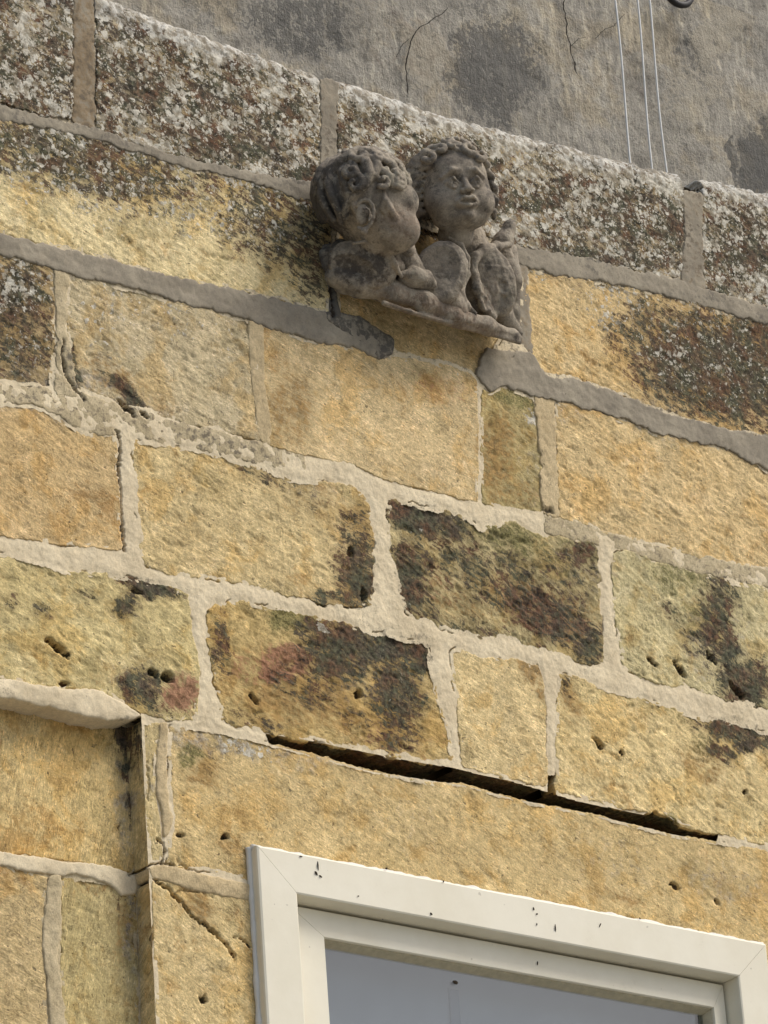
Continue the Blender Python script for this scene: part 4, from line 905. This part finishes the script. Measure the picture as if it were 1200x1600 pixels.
        for (x, z, R0, rad, sg) in ((-.42, .90, .17, .085, 1), (-.10, .97, .17, .085, -1), (.24, .92, .19, .095, 1), (.50, .76, .14, .075, -1), (-.20, 1.14, .16, .08, 1), (.12, 1.16, .16, .08, -1), (.40, 1.04, .14, .07, 1), (-.66, .74, .15, .08, -1)):
            curl((x, .60 - .3 * abs(x) - (z - 1) * .9, z - .07), R0 * 1.15, rad * 1.12, .62, sg, x * 5, .006)
    else:
        for i in range(34):                                          # combed strands over the crown and nape
            th = i / 34 * 2 * math.pi; front = math.cos(th)
            end = .80 if front > .6 else (1.0 if front > .2 else (1.3 if front > -.2 else 2.25)); end += r.uniform(-.1, .1); n = 9
            pts = [surf(th + .22 * math.sin(j * .9 + i), .1 + (end - .1) * j / (n - 1), 1.0 + .05 * math.sin(i * 1.7) + .04 * math.sin(j + i)) for j in range(n)]
            s.chain(pts, [.13 - .06 * j / (n - 1) for j in range(n)], k=.008)
        for i in range(17):                                          # tumbled curls round the near ear and crown
            ph = r.uniform(.25, 1.5); th = r.uniform(-2.7, -1.05) if ph > .8 else r.uniform(-3, 0)
            curl(surf(th, ph, 1.04), r.uniform(.13, .21), r.uniform(.065, .095), r.uniform(.6, 1.0), r.choice([-1, 1]), r.uniform(0, 6), .004)
        for i in range(4):
            curl(surf(-.9 + .45 * i, .60, 1.05), .16, .075, .9, 1 if i % 2 else -1, i, .004)
        for th, ph in ((-1.25, 1.0), (-.85, 1.05), (-.5, .95), (-1.5, 1.25), (-.2, .85)):
            curl(surf(th, ph, 1.02), .14, .065, .8, -1, th * 7, .01)
        for i in range(5):                                           # wisps that fall in front of the ear
            a = np.array([-.82, -.02 + .045 * i, .36 - .05 * i]); s.chain([a, a + [-.08, .03, -.16], a + [-.03, .01 + .03 * i, -.32], a + [-.02, .10, -.44]], [.05, .075, .055, .025], k=.004)
        E_((-.46, .48, -.26), (.48, .50, .45), k=.16); E_((-.38, .60, .30), (.34, .28, .30), k=.16); E_((-.42, .80, .06), (.14, .10, .09), 's', .08); E_((-.15, .90, -.58), (.17, .17, .15), k=.06); E_((-.1, .62, -.95), (.3, .3, .2), k=.1)
    return s.mesh()

def carved_material():
    s = N('grimy_carved_stone')
    _, soot_shade, pale, brown = s.attr('m1')
    nA = s.noise(22, 5, .65); nB = s.noise(85, 6, .7); nC = s.noise(380, 4, .7); nD = s.noise(42, 5, .7, s.warp(50, .02))
    c = lambda x, k: mul(s, s.ma('SUBTRACT', x, .5), k * 1.8)
    base = s.mix(s.ss(.38, .62, nA), (.205, .172, .130), (.35, .295, .22))
    base = s.val(base, add(s, add(s, 1., c(nB, .7)), c(nC, .6)))
    base = s.mix(mul(s, s.ss(.25, .8, add(s, brown, c(nD, 1.))), .8), base, s.mix(nB, (.15, .10, .065), (.29, .21, .14)))
    base = s.mix(mul(s, s.ss(.35, .8, add(s, pale, add(s, c(nD, 1.), c(nB, .8)))), .8), base, s.mix(nC, (.27, .235, .165), (.42, .375, .28)))
    base = s.mix(mul(s, s.ss(.3, .7, add(s, soot_shade, c(nD, 1.))), .8), base, s.mix(nB, (.04, .036, .032), (.085, .074, .062)))
    base = s.mix(mul(s, s.ss(.56, .64, nD), .5), base, (.08, .068, .053))
    base = s.mix(mul(s, s.ss(.53, .62, s.noise(30, 6, .75)), .45), base, s.mix(nB, (.34, .295, .215), (.52, .45, .34)))
    base = s.mix(mul(s, s.ss(.66, .72, s.noise(120, 3, .6)), .35), base, (.40, .36, .28))
    return s.finish(base, .9, add(s, nB, mul(s, nC, .6)), .0022, .8)
M_CARV = carved_material()
def vnoise3(V, sc, seed):
    x, y, z = (V / sc).T
    return (fbm(x + z * .37, y + seed, 3, seed) + fbm(y + x * .41, z - seed, 3, seed + 5) + fbm(z, x + y * .3, 3, seed + 9)) / 2
def blob3(V, L):
    ax, ay = proj(V); wx = ax + 8 * vnoise3(V, .02, 3); wy = ay + 8 * vnoise3(V, .02, 8); r = np.zeros(len(V))
    for (a, b, rx, ry, an, st) in L:
        cc, q = math.cos(math.radians(an)), math.sin(math.radians(an)); dx, dy = wx - a, wy - b
        r = np.maximum(r, st * sst(1.4, .5, np.hypot((dx * cc + dy * q) / rx, (-dx * q + dy * cc) / ry)))
    return r
def carv_attr(V):
    soot_shade = blob3(V, [(510, 330, 44, 74, 0, .75), (530, 280, 56, 34, 0, .7), (562, 420, 56, 34, 0, .62), (565, 330, 14, 30, 0, .4), (520, 400, 40, 40, 0, .4), (660, 260, 30, 50, 0, .3), (645, 300, 16, 50, 0, .45), (770, 310, 16, 60, 0, .5), (790, 360, 14, 30, 20, .35), (640, 400, 30, 14, 0, .3), (760, 415, 12, 10, 0, .5), (575, 480, 60, 16, 20, .4), (815, 528, 16, 12, 0, .6), (742, 470, 8, 40, 0, .5), (720, 300, 50, 50, 0, .12)])
    pale = blob3(V, [(620, 275, 36, 24, 10, .62), (645, 300, 30, 20, 30, .5), (700, 232, 50, 12, 0, .4), (735, 345, 26, 26, 0, .3), (655, 430, 24, 12, 20, .5), (728, 420, 10, 50, 0, .45), (760, 455, 30, 60, 0, .42), (790, 480, 30, 60, 0, .42), (560, 345, 16, 12, 0, .3), (690, 450, 30, 30, 0, .3), (800, 365, 16, 26, 0, .5), (700, 300, 40, 40, 0, .1)])
    br = blob3(V, [(630, 345, 40, 36, 0, .55), (570, 420, 60, 40, 0, .5), (700, 495, 120, 30, 20, .55), (620, 460, 60, 24, 10, .5), (765, 460, 20, 40, 0, .5), (590, 330, 30, 30, 0, .3)])
    return dict(m1=np.stack([soot_shade, pale, br], -1))
CH = empty('cherub_carving', tuple(P(660, 470, -.0)), 'grimy carved stone fragment of two cherub heads with wings set in the wall', 'carving')
TOCAM = -CM[:, 2]; RT = CM[:, 0]; UP = -CM[:, 1]
def rot(ax, d):
    return np.array(Matrix.Rotation(math.radians(d), 3, Vector(ax)))
def place_head(name, seed, mode, px, py, prot, size, yaw, pitch, roll):
    """local x = viewer's right, y = out of the face, z = up; starts facing the camera, then turned"""
    V, Fc = cherub_head(seed, mode)
    V = V + .010 * (vnoise3(V, .25, 4))[:, None] * np.array([1, 1, 1])
    Rl = rot((0, 0, 1), yaw) @ rot((1, 0, 0), pitch) @ rot((0, 1, 0), roll)
    B = np.stack([RT, TOCAM, UP], 1)
    Wd = (V * size) @ (B @ Rl).T + P(px, py, -prot)
    return mesh_obj(name, Wd, Fc[:, ::-1] if np.linalg.det(B) < 0 else Fc, M_CARV, CH, carv_attr(Wd))
HR = place_head('cherub_head', 3, 1, 708, 303, .105, .0885, -19, 14, -2)
HR['label'] = 'head facing outwards, lips parted'
HL = place_head('cherub_head', 8, 0, 574, 333, .095, .101, -110, -10, 0)
HL['label'] = 'head turned away in profile, cheek against its neighbour'
print('heads', time.perf_counter() - T0)

def build_body():
    RES = .0018
    def grid(): 
        a = P(470, 560, .05); b = P(860, 330, .05)
        return SDF((-.28, -.24, 5.30), (.36, .05, 5.88), RES)
    Q = lambda x, y, p: P(x, y, -p)
    parts = {}; B0 = np.stack([RT, TOCAM, UP], 1)
    s = grid()
    spine = [(526, 432, .03, .024), (560, 444, .045, .024), (610, 456, .065, .023), (660, 472, .078, .021), (710, 493, .078, .018), (760, 508, .068, .015), (800, 523, .052, .009), (824, 535, .048, .003)]
    s.chain([Q(a, b, p) for a, b, p, r in spine], [r for *_, r in spine], k=.02)
    back = [(520, 408, .0, .036), (580, 418, .0, .036), (640, 424, .0, .034), (700, 440, .0, .030), (760, 464, .0, .026), (800, 490, .0, .02)]
    s.chain([Q(a, b, p) for a, b, p, r in back], [r for *_, r in back], k=.02)
    s.chain([Q(560, 428, .02), Q(640, 450, .03), Q(720, 476, .03), Q(790, 506, .03)], [.026, .024, .018, .012], k=.02)
    # crisp undercut edge, hollowed just above it
    s.chain([Q(600, 474, .075), Q(640, 488, .08), Q(700, 506, .078), Q(760, 520, .065), Q(815, 536, .05)], [.006, .006, .006, .005, .004], k=.008)
    s.chain([Q(690, 466, .125), Q(740, 484, .115), Q(790, 500, .10)], [.012, .014, .012], op='s', k=.012)
    s.ell(Q(550, 424, .095) + TOCAM * .050, (.060, .070, .038), 's', k=.010, R=np.stack([RT, TOCAM, UP], 1))
    zb = float(P(700, 507, -.075)[2]); s.ell((.05, 0, zb - .40 - .004), (1.6, 1.6, .40), 's', k=.006)
    parts['base_slab'] = s
    s = grid()
    R0_ = B0 @ rot((0, 0, 1), -12) @ rot((1, 0, 0), 4) @ rot((0, 1, 0), 12); c = Q(566, 414, .070)
    s.ell(c, (.072, .026, .050), k=.0, R=R0_); s.ell(Q(548, 410, .025), (.055, .035, .050), k=.01); s.cap(Q(540, 440, .03), Q(600, 452, .06), .026, .024, k=.01)
    s.ell(c + R0_ @ np.array([-.040, .040, -.030]), (.080, .036, .050), 's', .004, R=R0_)
    s.chain([Q(552, 380, .100), Q(574, 377, .108), Q(592, 383, .112), Q(608, 394, .115), Q(617, 412, .115), Q(627, 432, .105)], [.003, .004, .005, .005, .005, .004], k=.008)
    s.chain([Q(600, 360, .12), Q(612, 378, .14), Q(634, 400, .14)], [.012, .016, .012], op='s', k=.015)
    parts['shoulder'] = s
    s = grid()
    s.cap(Q(612, 372, .09), Q(640, 432, .07), .036, .034, k=.01)
    s.ell(Q(648, 440, .09), (.040, .030, .018), k=.01); s.chain([Q(628, 428, .105), Q(648, 424, .11), Q(668, 430, .108), Q(677, 444, .10)], [.006, .007, .007, .008], k=.012)
    parts['scroll'] = s
    B = np.stack([RT, TOCAM, UP], 1)
    def cup(px, py, p, rx, rz, th, tilt, yaw, pitch, sub=.8):
        s = grid(); R = B @ rot((0, 0, 1), yaw) @ rot((1, 0, 0), pitch) @ rot((0, 1, 0), tilt); c = Q(px, py, p)
        s.ell(c, (rx, th, rz), k=.0, R=R)
        if sub: s.ell(c + R @ np.array([-.006, th * 1.0, -.002]), (rx * sub, th * 1.0, rz * sub), 's', .003, R=R)
        return s
    s = cup(686, 428, .095, .055, .076, .020, 24, -6, 20, .86)
    s.cap(Q(690, 460, .075), Q(712, 484, .075), .034, .026, k=.015)
    s.chain([Q(702, 372, .095), Q(720, 384, .10), Q(729, 404, .102), Q(729, 430, .10), Q(720, 456, .095), Q(728, 476, .09), Q(742, 490, .085)], [.0045, .006, .0065, .0065, .006, .006, .005], k=.008)
    parts['wing'] = s
    s = cup(772, 440, .085, .046, .074, .017, -14, -16, 4, .0)
    s.cap(Q(766, 440, .055), Q(786, 500, .045), .036, .022, k=.008); s.cap(Q(790, 420, .045), Q(808, 490, .04), .024, .020, k=.008); s.cap(Q(800, 488, .045), Q(820, 528, .044), .017, .005, k=.008)
    s.cap(Q(775, 480, .055), Q(812, 522, .05), .022, .010, k=.01); s.cap(Q(798, 395, .05), Q(800, 440, .05), .018, .026, k=.01)
    s.chain([Q(739, 425, .095), Q(742, 402, .098), Q(756, 390, .098), Q(776, 385, .092), Q(795, 383, .08)], [.007, .008, .008, .008, .007], k=.014)
    s.chain([Q(742, 430, .088), Q(746, 452, .086), Q(757, 476, .08), Q(770, 495, .072)], [.008, .009, .009, .008], k=.018)
    for i in range(34):                                             # the broken surface
        x = 757 + 34 * ((i * 37) % 34) / 34; y = 428 + 60 * i / 34 + 5 * math.sin(i * 2.1)
        s.ell(Q(x, y, .112 - .0004 * (y - 425)), (.004 + .004 * abs(math.sin(i * 1.7)), .009, .005 + .008 * abs(math.cos(i))), 's', .004)
    s.ell(Q(760, 411, .112), (.008, .016, .006), 's', .002); s.chain([Q(781, 440, .105), Q(784, 452, .10), Q(779, 468, .10), Q(781, 482, .09), Q(775, 492, .09)], .0045, op='s', k=.002)
    parts['wing.001'] = s
    s = grid()
    s.chain([Q(774, 402, .035), Q(786, 380, .05), Q(797, 356, .055), Q(805, 338, .05)], [.022, .021, .014, .006], k=.01); s.cap(Q(785, 398, .045), Q(800, 425, .05), .022, .022, k=.01)
    s.chain([Q(765, 395, .07), Q(775, 375, .08), Q(788, 352, .085)], [.012, .014, .008], op='s', k=.006)
    parts['wing_tip'] = s
    s = grid()
    s.cap(Q(722, 370, .045), Q(745, 425, .055), .046, .044, k=.01); s.cap(Q(740, 400, .05), Q(745, 470, .05), .035, .035, k=.01)
    parts['neck'] = s
    for nm, s in parts.items():
        V, Fc = s.mesh()
        n = vnoise3(V, .025, 5)[:, None] * .0040 + vnoise3(V, .007, 15)[:, None] * .0018
        c0 = V.mean(0); d = V - c0; d /= np.linalg.norm(d, axis=1)[:, None]; V = V + d * n
        mesh_obj(nm.split('.')[0], V, Fc, M_CARV, CH, carv_attr(V))
build_body()
# iron cramp and streak of dark cement that pins the carving, left of it
strip('mortar_smear', [(505, 395), (524, 395)], [(512, 500), (532, 500)], M_CEM, lift=.006, soot_shade=.75, left=[(508, 430), (515, 462)], right=[(522, 430), (524, 462)], rag=.002)
strip('mortar_smear', [(505, 486), (560, 494), (616, 530)], [(506, 500), (560, 535), (590, 562), (614, 556)], M_CEM, lift=.0055, soot_shade=.62, rag=.003)
print('done', time.perf_counter() - T0)
